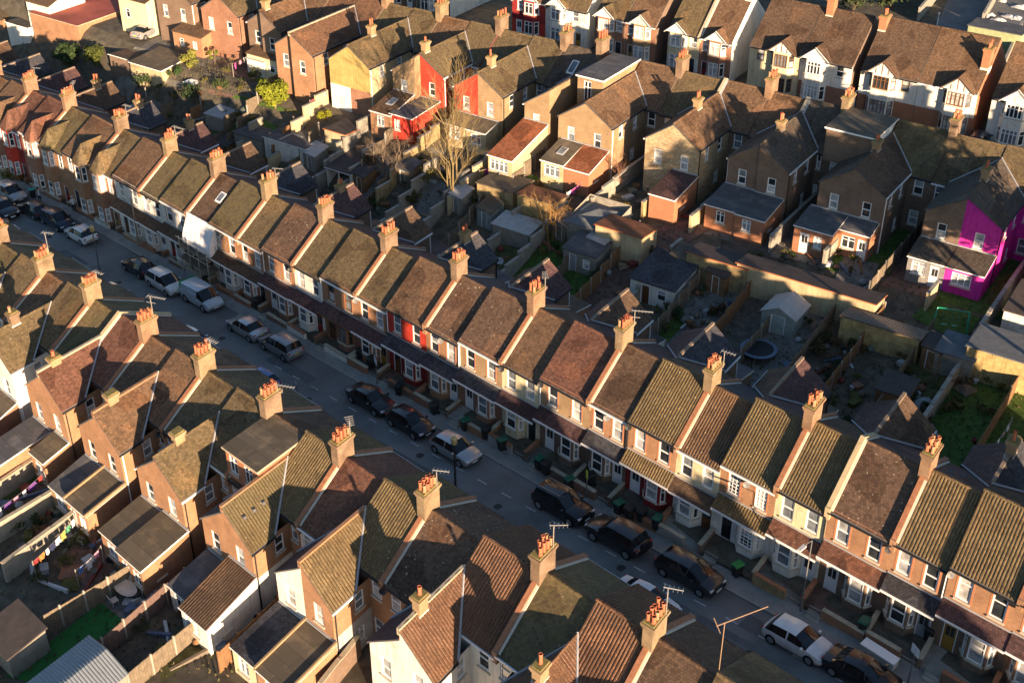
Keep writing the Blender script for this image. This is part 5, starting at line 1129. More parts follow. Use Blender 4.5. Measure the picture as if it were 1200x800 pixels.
# ------------------------------------------------------------------ front gardens of row A
def proj(p):
    d = p-CAM; return 600+F_PX*d.dot(RT)/d.dot(FW), 400-F_PX*d.dot(UP)/d.dot(FW)
SHORT = {11: 'first white house', 12: 'white house with olive roof', 13: 'half white half red house', 14: 'sheeted front', 15: 'brick house beside the sheeting', 16: 'brick house by the van', 17: 'brick house with white bay', 18: 'white rendered house', 19: 'house with brown window frames', 20: 'house with ochre door', 21: 'red painted house', 22: 'brick house right of the red one', 23: 'buff brick house', 24: 'cream house', 25: 'house with grey curtains', 26: 'house with dark brown roof', 27: 'maroon ground floor', 28: 'cream house with pantiles', 29: 'lattice windows', 30: 'white house with maroon sills', 31: 'gold parapet house', 32: 'house with two roof vents', 33: 'gold brown pantiled roof', 34: 'corner house'}
BAYS = {4: 'white bay front', 5: 'first brick bay', 6: 'red bay front', 7: 'second red brown bay', 8: 'first mossy bay', 9: 'brown roofed bay', 10: 'last bay front'}
wcol = {18: WHITE, 19: WHITE, 24: GREYR, 10: WHITE, 14: GREYR, 28: CONC, 30: TANW}
RGB = Vector((0, 0, 1))
fronts = list(SHORT.items())+list(BAYS.items())
for k, nm in fronts:
    i, h = k//2, k % 2; xm = lerp(XA[i], XA[i+1], .455); u0, u1 = (XA[i], xm) if h == 0 else (xm, XA[i+1]); Wd = u1-u0
    mx = (lambda x: u0+x) if h == 0 else (lambda x: u1-x)
    yf = GWF((u0+u1)/2)-.05; w1 = yf
    gz = gA((u0+u1)/2); m = wcol.get(k, (B_RED, B_BROWN, B_RED, B_OR)[k % 4]); cap = COPW if k % 3 else COPING
    deep = abs(yf)-4.6
    zt = gz+.55
    if deep > .5:
        g = MB(); g.box(FA, u0+.06, u1-.06, yf+.12, -4.56, gz-.9, gz-.02); o = g.build('front_garden', (PATIO, PATIOR, GRAVEL, CONC, EARTH)[k % 5]); o['kind'] = 'structure'
        dl, dr_ = mx(Wd*.79-.5), mx(Wd*.79+.5); a, b_ = mx(.05), mx(Wd*.79-.52); lo, hi = min(a, b_), max(a, b_)
        if k != 29: wallseg(FA(lo, yf, 0), FA(hi, yf, 0), 0, m, ('white front garden wall of the ' if m in (WHITE,) else 'low front garden wall of the ')+nm, name='front_wall', cap=cap, group='front garden walls', zabs=zt, step=9)
        if h == 0 or True:
            wallseg(FA(u1-.02, yf+.05, 0), FA(u1-.02, -4.65, 0), 0, m if k % 2 else B_BROWN, 'short wall between front gardens right of the '+nm, name='garden_wall', cap=cap, group='dividing walls of the front gardens', zabs=zt+.15, step=9)
        dlo, dhi = min(dl, dr_), max(dl, dr_)
        if k > 13:
            s = MB(); zp = ground((u0+u1)/2, yf)+.1
            for j in range(4): s.box(FA, dlo, dhi, yf-.55+.3*j, yf+.2+.02*j, zp-.4, lerp(zp, gz, (j+1)/4))
            s.top('front_steps', CONC, 'concrete front steps of the '+nm, 'steps', 'front steps', loc=FA((dlo+dhi)/2, yf, zp))
def bin_(p, col, yaw, label):
    root = thing('wheelie_bin', p, label, 'bin', 'wheelie bins'); o = Vector(p); c, s = math.cos(yaw), math.sin(yaw)
    T = lambda x, y, z: o+Vector((x*c-y*s, x*s+y*c, z)); b = MB()
    b.hexa([T(-.22, -.24, .06), T(.22, -.24, .06), T(.22, .22, .06), T(-.22, .22, .06), T(-.29, -.32, 1.0), T(.29, -.32, 1.0), T(.29, .32, 1.0), T(-.29, .32, 1.0)]); b.build('bin_body', BINB, root)
    l = MB(); l.hexa([T(-.31, -.36, 1.0), T(.31, -.36, 1.0), T(.31, .36, 1.0), T(-.31, .36, 1.0), T(-.26, -.28, 1.1), T(.26, -.28, 1.1), T(.26, .38, 1.08), T(-.26, .38, 1.08)]); l.build('lid', col, root)
    for sx in (-1, 1):
        w = MB(); a = T(sx*.3, .25, .12); w.tube([a, T(sx*.24, .25, .12)], .12, 8); w.build('wheel', TYRE, root)
BINB = flat('bin_black', (.018, .02, .02), .5); BING = flat('bin_green', (.01, .10, .06), .5); BINGB = flat('bin_bright_green', (.03, .22, .05), .5); BINO = flat('bin_orange', (.4, .15, .02), .5)
bn = [(545, 497, BING, 'green lidded bin in front of the buff brick house'), (588, 520, BING, 'green lidded bin beside the cream house wall'), (632, 542, BING, 'green lidded bin at the open front of the house with grey curtains'), (667, 566, BING, 'green lidded bin left of the sign post'), (725, 594, BING, 'green lidded bin beside the maroon ground floor'), (738, 600, BINB, 'black bin next to the green lidded one by the maroon house'), (752, 603, BINB, 'black bin further right by the maroon house'), (864, 667, BINGB, 'bright green bin beside the alley of the lattice windowed house'), (468, 456, BINB, 'black bin in front of the red painted house'), (570, 507, BINB, 'black bin with pale lid mark by the cream house'), (509, 478, BINB, 'black bin by the wall right of the red house'), (38, 226, flat('bin_teal', (.02, .3, .26), .5), 'turquoise bin in front of the red bay house'), (302, 355, BINB, 'black bin in front of the brick house with olive brown roof'), (298, 346, BING, 'green lidded bin by the front wall near the van'), (423, 414, BINB, 'black bin by the ochre door'), (435, 424, BINB, 'black bin beside the street sign'), (770, 612, BING, 'green lidded bin right of the maroon house bay'), (692, 561, BINB, 'black bin behind the sign post with the pale notice'), (640, 548, BINB, 'black bin behind the green lidded one by grey curtains'), (1012, 733, BING, 'green lidded bin in the garden of the house with roof vents'), (1090, 742, BINB, 'black bin on the steps at the lower right')]
for u, v, m, lab in bn:
    q = atg(u, v, .55); z = gA(q.x)-.02 if q.y > GWF(q.x) else ground(q.x, q.y)+.13
    q = at(u, v, z+.55); bin_(Vector((q.x, q.y, z)), m, R0.uniform(-.3, .3), lab)
# white cabinet, sheeting and scaffold
q = atg(1030, 768, .4); z = ground(q.x, q.y)+.13; b = MB(); Fq = Frame((q.x, q.y, 0), (1, -.06, 0), (0, 1, 0))
b.box(Fq, -1.15, 1.15, -.33, .33, z, z+.62); r = MB(); r.box(Fq, -1.18, 1.18, -.36, .36, z+.62, z+.7)
t_ = thing('cabinet', Vector((q.x, q.y, z)), 'long white cabinet standing on the pavement beside the black car', 'cabinet'); b.build('cabinet_body', GREYR, t_); r.build('lid', PVC, t_)
i = 7; xm = lerp(XA[i], XA[i+1], .455); za = ZA[i]
b = MB(); n = 12; sh = plain('white_sheeting', (.78, .78, .78), .6, .05)
ua, ub_ = XA[i]+.15, xm+.9; prev = None
def shp(u, t): return FA(u, -4.7-.95*min(1, t*1.3)-.03*math.sin(u*9+t*5), lerp(za-2.25, za-5.1, t))
for a in range(n):
    for c in range(6):
        x0, x1 = lerp(ua, ub_, a/n), lerp(ua, ub_, (a+1)/n); b.poly([shp(x0, c/6), shp(x1, c/6), shp(x1, (c+1)/6), shp(x0, (c+1)/6)])
b.poly([FA(ua, -4.6, za-2.25), FA(ub_, -4.6, za-2.25), shp(ub_, 0), shp(ua, 0)])
for x in (ua, ub_): b.poly([FA(x, -4.6, za-2.25)]+[shp(x, c/6) for c in range(7)]+[FA(x, -4.6, za-5.1)])
b.top('sheeting', sh, 'white plastic sheeting wrapped round the upper front of a house', 'sheeting', loc=FA((ua+ub_)/2, -5.2, za-5.1))
sc = thing('scaffold', FA((ua+ub_)/2, -6, gA(XA[i])), 'scaffold of poles and boards below the white sheeting', 'scaffold')
for a in range(4):
    for w in (-4.9, -6.1):
        x = lerp(ua, ub_, a/3); p = MB(); p.tube([FA(x, w, gA(x)), FA(x, w, za-4.2)], .045, 6); p.build('pole', METAL, sc)
for zz in (za-5.3, za-6.6):
    p = MB(); p.box(FA, ua-.3, ub_+.3, -6.15, -4.9, zz-.05, zz); p.build('boards', WOOD, sc)
    p = MB(); p.tube([FA(ua-.5, -6.12, zz+.9), FA(ub_+.5, -6.12, zz+.95)], .04, 5); p.build('rail', METAL, sc)
# lamp posts, signs, poles
def htop(base, v):
    lo, hi = 0., 15.
    for _ in range(40):
        m = (lo+hi)/2
        if proj(base+RGB*m)[1] > v: lo = m
        else: hi = m
    return lo
def post(u, v, vt, name, label, cat, r=.07, mat=None, head=None, arm=None, plate=None, base=None):
    q = atg(u, v, .1); q.z = ground(q.x, q.y)+.05; h = htop(q, vt); root = thing(name, q, label, cat)
    b = MB(); b.lathe(q, [(r*1.6, 0), (r*1.6, .9), (r, 1.0), (r*.7, h)], 8); b.build('post', mat or METAL, root); t = q+RGB*h
    if arm: 
        a = MB(); a.tube([t, t+Vector(arm)*.5+RGB*.1, t+Vector(arm)+RGB*.12], r*.6, 6); a.build('arm', mat or METAL, root); t = t+Vector(arm)+RGB*.1
    if head == 'lantern':
        b = MB(); b.lathe(t, [(.1, 0), (.2, .1), (.26, .55), (.1, .75)], 8); b.build('lantern', YELG, root)
    if head == 'led':
        b = MB(); d = Vector(arm).normalized() if arm else Vector((0, -1, 0)); n_ = Vector((-d.y, d.x, 0)); b.hexa([t+d*x+n_*y+RGB*z for z in (-.05, .06) for x, y in ((-.1, -.12), (.55, -.12), (.55, .12), (-.1, .12))]); b.build('lamp_head', GREYH, root)
    if plate:
        w, hh, m = plate; d = Vector((.9, -.43, 0)); b = MB(); c = t-RGB*hh; n_ = Vector((.43, .9, 0))
        b.hexa([c+d*x*w+n_*y+RGB*z for z in (0, hh) for x, y in ((-.5, -.03), (.5, -.03), (.5, -.01), (-.5, -.01))]); b.build('sign_plate', m, root)
    return root
YELG = flat('lantern_sun_yellow', (.5, .36, .14), .3); GREYH = flat('lamp_grey', (.5, .5, .48), .4); DPOST = flat('post_black', (.025, .025, .027), .5); GPOST = flat('post_grey', (.13, .13, .13), .5); SIGNW = flat('sign_white', (.7, .7, .7), .5)  # YELG has the sun's yellow put into the lantern colour
post(938, 716, 633, 'street_lamp', 'grey street lamp on the far pavement above the white hatchback', 'street lamp', .05, GPOST, 'led', (0, -.9, 0))
post(534, 580, 521, 'street_lamp', 'black lamp post with sunlit lantern in front of the silver hatchback', 'street lamp', .09, DPOST, 'lantern')
post(118, 322, 272, 'street_lamp', 'tall lamp post with sunlit lantern beside the white car in the upper street', 'street lamp', .08, GPOST, 'lantern')
post(349, 467, 447, 'street_sign', 'short grey post with a round white top on the near kerb', 'sign', .05, GPOST, None, None, (.35, .3, SIGNW))
post(442, 450, 419, 'street_sign', 'white plate on a thin post in front of the house with ochre door', 'sign', .045, GPOST, None, None, (.8, .55, SIGNW))
post(687, 583, 551, 'street_sign', 'post with a pale yellow notice by the bay of the dark roofed house', 'sign', .045, GPOST, None, None, (.3, .75, flat('sign_yellow', (.55, .6, .05), .5)))
post(1064, 800, 757, 'street_sign', 'white plate on a post at the lower right beside the steps', 'sign', .045, GPOST, None, None, (.7, .65, SIGNW))
post(163, 288, 232, 'telegraph_pole', 'tall wooden pole in front of the first white painted house', 'pole', .1, plain('pole_wood', (.25, .2, .14), .8, .3, 4))
post(998, 140, 107, 'street_lamp', 'white street lamp with a curved arm on the upper street', 'street lamp', .07, SIGNW, 'led', (1.0, .8, 0))
post(893, 160, 92, 'telegraph_pole', 'thin pole rising beside the ivy coloured chimney of the upper street', 'pole', .05, plain('pole_wood', (.25, .2, .14)))
post(1098, 30, 15, 'floodlight', 'small white floodlight on a post behind the semi roof ridge', 'floodlight', .05, SIGNW, None, None, (.3, .3, SIGNW))
# ------------------------------------------------------------------ yards of the near terrace
tA = lambda u, v, dz: atg(u, v, dz)
fence(tA(152, 661, 1.75), tA(-20, 763, 1.75), 1.75, WOOD, 'grey board fence with concrete posts left of the bright lawn', 'fences of the near yards')
fence(tA(216, 666, 1.7), tA(92, 770, 1.7), 1.7, plain('fence_wood_purple', (.15, .1, .085), .9, .3, 2.5), 'dark brown board fence right of the bright lawn', 'fences of the near yards')
fence(tA(229, 726, 1.6), tA(120, 812, 1.6), 1.6, WOOD, 'board fence whose top catches the sun below the ribbed lean-to', 'fences of the near yards')
fence(tA(326, 699, 1.7), tA(255, 764, 1.7), 1.7, WOODB, 'sunlit plank fence between the ribbed lean-to and the slate one', 'fences of the near yards', post=WOODB)
wallseg(tA(80, 563, 1.6), tA(-15, 620, 1.6), 1.6, BLOCK, 'thick block wall with sunlit top at the left edge', cap=COPW, group='walls of the near yards')
wallseg(tA(88, 598, 1.7), tA(2, 660, 1.7), 1.7, GREYW, 'green stained block wall left of the washing line', cap=COPW, group='walls of the near yards')
wallseg(tA(50, 530, 1.5), tA(-25, 580, 1.5), 1.5, BLOCK, 'block wall beside the first lean-to at the left edge', cap=COPW, group='walls of the near yards')
wallseg(tA(420, 745, 1.6), tA(375, 800, 1.6), 1.6, B_BROWN, 'brick yard wall right of the mossy flat roof', cap=COPW, group='walls of the near yards')
patch('lawn', LAWNG, [tA(118, 706, 0), tA(146, 728, 0), tA(40, 800, 0), tA(6, 793, 0)], 6, .05)
patch('patio', PATIO, [tA(118, 706, 0), tA(152, 668, 0), tA(190, 690, 0), tA(146, 728, 0)], 5, .045)
patch('patio', PATIOR, [tA(60, 660, 0), tA(110, 625, 0), tA(150, 655, 0), tA(105, 690, 0)], 5, .045)
patch('garden_soil', EARTH, [tA(160, 735, 0), tA(215, 695, 0), tA(225, 705, 0), tA(120, 790, 0)], 5, .045)
patch('lawn', LAWNY, [tA(180, 760, 0), tA(235, 715, 0), tA(265, 745, 0), tA(190, 800, 0)], 5, .045)
patch('yard', YCONC, [tA(300, 745, 0), tA(345, 700, 0), tA(370, 720, 0), tA(320, 770, 0)], 4, .045)
patch('yard', YCONC, [tA(20, 640, 0), tA(80, 595, 0), tA(92, 605, 0), tA(30, 655, 0)], 4, .045)
patch('lawn', LAWN, [tA(0, 560, 0), tA(40, 535, 0), tA(60, 550, 0), tA(0, 590, 0)], 4, .045)
def outb2(D, *a, **k):  # corner given is the far left one
    pass
q = atg(104, 747, 2.0); eu, ew = FB.eu.normalized(), FB.ew.normalized(); q0 = q-ew*8; pu = proj(q0)
tin = plain('ribbed_tin', (.24, .27, .29), .5, .2, 1)
sh_ = outb('garden_shed', 'long tin roofed shed at the bottom left', pu[0], pu[1], 4.2, 8.0, 2.0, 2.4, tin, GREYW, fr=FB, kind='gable', pan=True, zt=q.z)
outb('garden_shed', 'dark roofed shed with pale walls at the left edge', -22, 738, 3.4, 2.8, 2.0, 2.2, DBRN, GREYW, fr=FB)
def soft(b, c, rx, ry, rz, n=8):
    b.lathe(c, [(rx*.6, 0), (rx, rz*.35), (rx*.85, rz*.8), (rx*.3, rz)], n)
# table and chairs
tq = atg(147, 690, .4); tz = ground(tq.x, tq.y)+.05; tq = at(147, 688, tz+.7)
PLW = plain('weathered_plastic', (.5, .47, .42), .6, .2, 2)
root = thing('garden_table', Vector((tq.x, tq.y, tz)), 'oval garden table in the corner of the lawn yard', 'table')
b = MB(); 
for z0, z1, s_ in ((.68, .73, 1),): 
    ring = lambda z: [Vector((tq.x, tq.y, tz+z))+Vector((1.05*math.cos(a*.3927), .6*math.sin(a*.3927), 0)) for a in range(16)]
    lo, hi = ring(z0), ring(z1); b.poly(hi); b.poly(lo)
    for i_ in range(16): b.poly([lo[i_], lo[(i_+1) % 16], hi[(i_+1) % 16], hi[i_]])
b.build('tabletop', PLW, root)
for dx, dy in ((-.7, -.3), (.7, -.3), (.7, .3), (-.7, .3)): b = MB(); b.tube([Vector((tq.x+dx, tq.y+dy, tz)), Vector((tq.x+dx*.9, tq.y+dy*.9, tz+.68))], .03, 6); b.build('leg', PLW, root)
def chair(p, yaw, mat, label, group):
    root = thing('garden_chair', p, label, 'chair', group); c, s = math.cos(yaw), math.sin(yaw); o = Vector(p); T = lambda x, y, z: o+Vector((x*c-y*s, x*s+y*c, z))
    b = MB(); b.hexa([T(-.24, -.24, .4), T(.24, -.24, .4), T(.24, .24, .4), T(-.24, .24, .4), T(-.25, -.25, .45), T(.25, -.25, .45), T(.25, .25, .45), T(-.25, .25, .45)]); b.build('seat', mat, root)
    b = MB(); b.hexa([T(-.24, .2, .45), T(.24, .2, .45), T(.24, .25, .45), T(-.24, .25, .45), T(-.22, .32, .95), T(.22, .32, .95), T(.22, .36, .95), T(-.22, .36, .95)]); b.build('backrest', mat, root)
    for x, y in ((-.2, -.2), (.2, -.2), (.2, .2), (-.2, .2)): b = MB(); b.tube([T(x*1.1, y*1.1, 0), T(x, y, .42)], .022, 5); b.build('leg', mat, root)
for j, (dx, dy, yw) in enumerate(((-1.3, .1, 1.6), (-.4, 1.05, .2), (.75, .9, -.3), (1.4, -.1, -1.7), (.2, -1.05, 3.1))):
    chair(Vector((tq.x+dx, tq.y+dy, tz)), yw, PLW, ('pale garden chair at the left end of the oval table', 'pale garden chair behind the oval table near the wall', 'pale garden chair behind the oval table near the brick corner', 'pale garden chair at the right end of the oval table', 'pale garden chair on the lawn side of the oval table')[j], 'chairs round the oval garden table')
q = atg(160, 706, .3); q.z = ground(q.x, q.y)+.05; root = thing('sun_lounger', q, 'grey slatted lounger beside the oval table', 'lounger'); b = MB()
T = lambda x, y, z: q+Vector((x*.8-y*.6, x*.6+y*.8, z)); b.hexa([T(-.9, -.3, .25), T(.5, -.3, .25), T(.5, .3, .25), T(-.9, .3, .25), T(-.9, -.3, .31), T(.5, -.3, .31), T(.5, .3, .31), T(-.9, .3, .31)]); b.build('bed', GREYR, root)
b = MB(); b.hexa([T(.5, -.3, .27), T(1.0, -.3, .6), T(1.0, .3, .6), T(.5, .3, .27), T(.5, -.3, .33), T(1.0, -.3, .66), T(1.0, .3, .66), T(.5, .3, .33)]); b.build('headrest', GREYR, root)
for x, y in ((-.8, -.25), (-.8, .25), (.4, -.25), (.4, .25)): b = MB(); b.tube([T(x, y, 0), T(x, y, .26)], .025, 5); b.build('leg', GREYR, root)
# washing lines
CLO = dict(purple=(.14, .06, .24), white=(.7, .7, .72), red=(.35, .04, .04), navy=(.03, .04, .1), orange=(.4, .2, .06), green=(.08, .3, .16), pink=(.6, .25, .35), blue=(.1, .2, .45), yellow=(.42, .34, .1), magenta=(.4, .06, .24), black=(.02, .02, .025), grey=(.25, .25, .27))
def washing(p0, p1, cols, place, gname):
    p0, p1 = Vector(p0), Vector(p1); root = thing('washing_line', (p0+p1)/2, 'washing line '+place, 'washing line'); b = MB()
    pts = [p0.lerp(p1, t/10)-RGB*(.18*math.sin(math.pi*t/10)) for t in range(11)]; b.tube(pts, .012, 4); b.build('line', METAL, root)
    for e in (p0, p1):
        b = MB(); b.tube([Vector((e.x, e.y, ground(e.x, e.y))), e+RGB*.1], .04, 6); b.build('post', METAL, root)
    n = len(cols); d = (p1-p0).normalized(); nr = Vector((-d.y, d.x, 0))
    for j, c in enumerate(cols):
        t = (j+.6)/(n+.2); a = p0.lerp(p1, t)-RGB*(.18*math.sin(math.pi*t)); w = R0.uniform(.14, .3); h = R0.uniform(.35, .75); g = MB(); N_ = 5
        grid = [[a+d*(lerp(-w, w, x/N_))-RGB*(h*y/N_)+nr*(.05*math.sin(x*2.1+y+j)*y/N_) for y in range(N_+1)] for x in range(N_+1)]
        for x in range(N_):
            for y in range(N_): g.poly([grid[x][y], grid[x+1][y], grid[x+1][y+1], grid[x][y+1]])
        if j % 3 == 1: g.poly([a-d*w, a-d*(w+.22)-RGB*.35, a-d*(w+.1)-RGB*.42, a-d*w-RGB*.2]); g.poly([a+d*w, a+d*(w+.22)-RGB*.35, a+d*(w+.1)-RGB*.42, a+d*w-RGB*.2])
        g.top('laundry', plain('cloth_'+c, CLO[c], .9, .15, 2), c+' '+('towel', 'shirt', 'cloth', 'sheet')[j % 4]+' hung '+('first', 'second', 'third', 'fourth', 'fifth', 'sixth', 'seventh', 'eighth')[j]+' on the line '+place, 'laundry', gname)
washing(tA(88, 605, 1.75), tA(38, 658, 1.75), ['white', 'green', 'yellow', 'white', 'navy', 'white', 'orange', 'red'], 'in the cluttered yard left of the board fence', 'laundry in the cluttered yard')
washing(tA(52, 553, 1.9), tA(-8, 600, 1.9), ['red', 'purple', 'white', 'pink', 'purple', 'white'], 'at the left edge above the block wall', 'laundry at the left edge')
washing(tA(118, 640, 1.6), tA(88, 668, 1.6), ['pink', 'white', 'blue'], 'below the brick lean-to corner', 'laundry below the lean-to')
washing(tA(664, 226, 1.7), tA(690, 205, 1.7), ['white', 'magenta', 'magenta', 'pink', 'white'], 'beside the orange brick lean-to', 'laundry beside the orange lean-to')
washing(tA(363, 118, 1.7), tA(383, 106, 1.7), ['red', 'navy', 'white', 'grey'], 'behind the round yellow green bush', 'laundry behind the green bush')
washing(tA(1168, 548-30, 1.7), tA(1186, 520-30, 1.7), ['white', 'pink', 'white'], 'on the dark lawn at the right edge', 'laundry on the dark lawn')
washing(tA(272, 75, 1.6), tA(290, 64, 1.6), ['magenta', 'pink', 'white'], 'near the white plastic shed', 'laundry near the plastic shed')
washing(tA(562, 200, 1.5), tA(584, 190, 1.5), ['yellow', 'magenta', 'red', 'white'], 'in front of the orange tiled lean-to', 'laundry before the orange roof')
# trampoline, swings
q = atg(889, 409, .7); q.z = ground(q.x, q.y)+.03; root = thing('trampoline', q, 'round trampoline with blue grey pad beside the plastic shed', 'trampoline')
b = MB(); b.lathe(q, [(1.25, .72), (0.01, .71)], 24); b.build('mat', flat('trampoline_mat', (.02, .02, .022), .7), root)
b = MB(); b.lathe(q, [(1.25, .70), (1.25, .76), (1.55, .76), (1.55, .68)], 24); b.build('pad', flat('trampoline_pad', (.12, .16, .22), .6), root)
for k in range(4): a = k*1.5708+.4; b = MB(); d = Vector((math.cos(a), math.sin(a), 0)); b.tube([q+d*1.45+RGB*.7, q+d*1.4], .03, 6); b.build('leg', METAL, root)
q = atg(1094, 384, 0); q2 = atg(1131, 389, 0); q.z = ground(q.x, q.y); q2.z = ground(q2.x, q2.y); SWG = flat('swing_green', (.01, .28, .18), .4)
root = thing('swing_set', (q+q2)/2, 'green metal swing set on the lawn of the pink house', 'swing set'); h = 2.0; d = (q2-q).normalized(); nr = Vector((-d.y, d.x, 0))
b = MB(); b.tube([q+RGB*h, Vector((q2.x, q2.y, q.z+h))], .05, 6); b.build('top_bar', SWG, root)
for e in (q, q2):
    for s in (-1, 1): b = MB(); b.tube([Vector((e.x, e.y, q.z+h)), Vector((e.x, e.y, q.z))+nr*s*.8+d*(.15 if e is q2 else -.15)], .06, 6); b.build('leg', SWG, root)
for t in (.3, .62):
    c = q.lerp(q2, t); c.z = q.z; b = MB(); b.hexa([c+d*x+nr*y+RGB*z for z in (.5, .54) for x, y in ((-.24, -.1), (.24, -.1), (.24, .1), (-.24, .1))]); s_ = b.build('swing_seat', SWG, root)
    for x in (-.22, .22): r = MB(); r.tube([c+d*x+RGB*.52, c+d*x+RGB*h], .012, 4); r.build('rope', SWG, s_)
# cluttered yards
def clutter(p, kind, cn, c, place):
    z = ground(p.x, p.y)+.04; p = Vector((p.x, p.y, z)); m = plain('clutter_'+cn, c, .75, .2, 2); yaw = R0.uniform(0, 3); C_, S_ = math.cos(yaw), math.sin(yaw)
    T = lambda x, y, zz: p+Vector((x*C_-y*S_, x*S_+y*C_, zz)); b = MB(); lab = cn.replace('_', ' ')
    if kind == 'pot': b.lathe(p, [(.13, 0), (.2, .32), (.22, .32), (.22, .38), (.17, .38), (.15, .3)], 10); b.top('plant_pot', m, f'{lab} plant pot {place}', 'plant pot', 'pots and odds and ends in the yards')
    elif kind == 'crate':
        w, d, h = R0.uniform(.25, .5), R0.uniform(.2, .35), R0.uniform(.25, .5); 
        b.hexa([T(-w, -d, 0), T(w, -d, 0), T(w, d, 0), T(-w, d, 0), T(-w*1.06, -d*1.06, h), T(w*1.06, -d*1.06, h), T(w*1.06, d*1.06, h), T(-w*1.06, d*1.06, h)])
        b.hexa([T(-w*1.1, -d*1.1, h), T(w*1.1, -d*1.1, h), T(w*1.1, d*1.1, h), T(-w*1.1, d*1.1, h), T(-w*1.1, -d*1.1, h+.05), T(w*1.1, -d*1.1, h+.05), T(w*1.1, d*1.1, h+.05), T(-w*1.1, d*1.1, h+.05)])
        b.top('storage_box', m, f'{lab} storage box {place}', 'box', 'pots and odds and ends in the yards')
    elif kind == 'plank':
        L = R0.uniform(.8, 1.5)
        b.hexa([T(-L, -.11, 0), T(L, -.11, .02), T(L, .11, .02), T(-L, .11, 0), T(-L, -.11, .06), T(L, -.11, .35), T(L, .11, .35), T(-L, .11, .06)]); b.top('plank', m, f'{lab} board lying {place}', 'plank', 'pots and odds and ends in the yards')
    elif kind == 'tarp':
        n = 6; w, d = R0.uniform(.5, 1.0), R0.uniform(.4, .8); G = [[T(lerp(-w, w, i/n), lerp(-d, d, j/n), .02+.33*math.sin(math.pi*i/n)*math.sin(math.pi*j/n)+R0.uniform(0, .1)) for j in range(n+1)] for i in range(n+1)]
        for i in range(n):
            for j in range(n): b.poly([G[i][j], G[i+1][j], G[i+1][j+1], G[i][j+1]])
        b.top('tarpaulin', m, f'{lab} crumpled tarpaulin {place}', 'tarpaulin', 'pots and odds and ends in the yards')
    elif kind == 'bag':
        r = R0.uniform(.25, .4); b.lathe(p, [(r*.7, 0), (r, r*.4), (r*.85, r*.95), (r*.3, r*1.3), (r*.15, r*1.5)], 9); b.top('sack', m, f'{lab} sack {place}', 'sack', 'pots and odds and ends in the yards', smooth=True)
    elif kind == 'bush': shrub(p, R0.uniform(.35, .8), R0.uniform(.5, 1.2), 160, c, f'{lab} low shrub {place}', 'shrub', leaf=.09, group='low shrubs in the yards')
CC = [('white', (.5, .5, .5)), ('grey', (.28, .28, .28)), ('faded_blue', (.12, .15, .22)), ('terracotta', (.27, .12, .07)), ('black', (.02, .02, .02)), ('brown', (.18, .1, .05)), ('pale_wood', (.3, .22, .13)), ('weathered_wood', (.16, .13, .1)), ('dull_red', (.2, .05, .04)), ('dark_green', (.02, .08, .04)), ('grey_green', (.15, .17, .13)), ('light_grey', (.4, .4, .39))]
KK = ['pot', 'crate', 'plank', 'tarp', 'bag', 'crate', 'pot', 'plank']
def leafm(c):
    n = 'leaves_%02x%02x%02x' % tuple(int(min(1, x)*255) for x in c)
    return plain(n, c, .8, .5, 1.3, fine=False)
BARK = plain('bark', (.16, .12, .08), .9, .4, 4); BARKY = plain('bark_pale_yellow', (.2, .15, .07), .9, .4, 4)  # BARKY: lighter, yellower bark for the tall bare tree
def shrub(p, r, h, n, c, label, cat='bush', leaf=.14, group=None, name='garden_shrub', clumps=None):
    R = random.Random(int(p.x*97+p.y*31)); root = thing(name, p, label, cat, group)
    s = MB()
    for k in range(4): a = R.uniform(0, 6.28); s.tube([p, p+Vector((math.cos(a)*r*.3, math.sin(a)*r*.3, h*.5)), p+Vector((math.cos(a)*r*.6, math.sin(a)*r*.6, h*.85))], .035*max(.5, r), 4, r2=.01)
    s.build('stem', BARK, root)
    K = clumps or max(5, int(9*r)); cen = []
    for k in range(K):
        a = R.uniform(0, 6.28); q = R.uniform(.15, .95)**.6; cen.append((Vector((math.cos(a)*r*q*.75, math.sin(a)*r*q*.75, h*R.uniform(.35, .85))), r*R.uniform(.28, .5)))
    ms = [MB(), MB()]
    for k in range(n):
        cc, cr = R.choice(cen); d = Vector((R.gauss(0, 1), R.gauss(0, 1), R.gauss(0, 1))).normalized()*cr*R.uniform(.55, 1.08); d.z *= .8; q = p+cc+d
        if q.z < p.z+.03: continue
        n_ = (d.normalized()+Vector((R.gauss(0, .5), R.gauss(0, .5), R.gauss(.3, .5)))).normalized(); t = n_.orthogonal().normalized(); b_ = n_.cross(t); a = R.uniform(0, 6.28); t, b_ = t*math.cos(a)+b_*math.sin(a), b_*math.cos(a)-t*math.sin(a); l = leaf*R.uniform(.6, 1.3)
        ms[k % 2].poly([q-t*l, q-b_*l*.5+n_*l*.12, q+t*l, q+b_*l*.5+n_*l*.12])
    j = ms[0]; off = len(j.v); j.v += ms[1].v; j.f += [tuple(i+off for i in f) for f in ms[1].f]; j.m += [1]*len(ms[1].f)
    j.build('crown', [leafm(c), leafm(tuple(x*f for x, f in zip(c, (1.35, 1.25, 1.1))))], root)
    return root
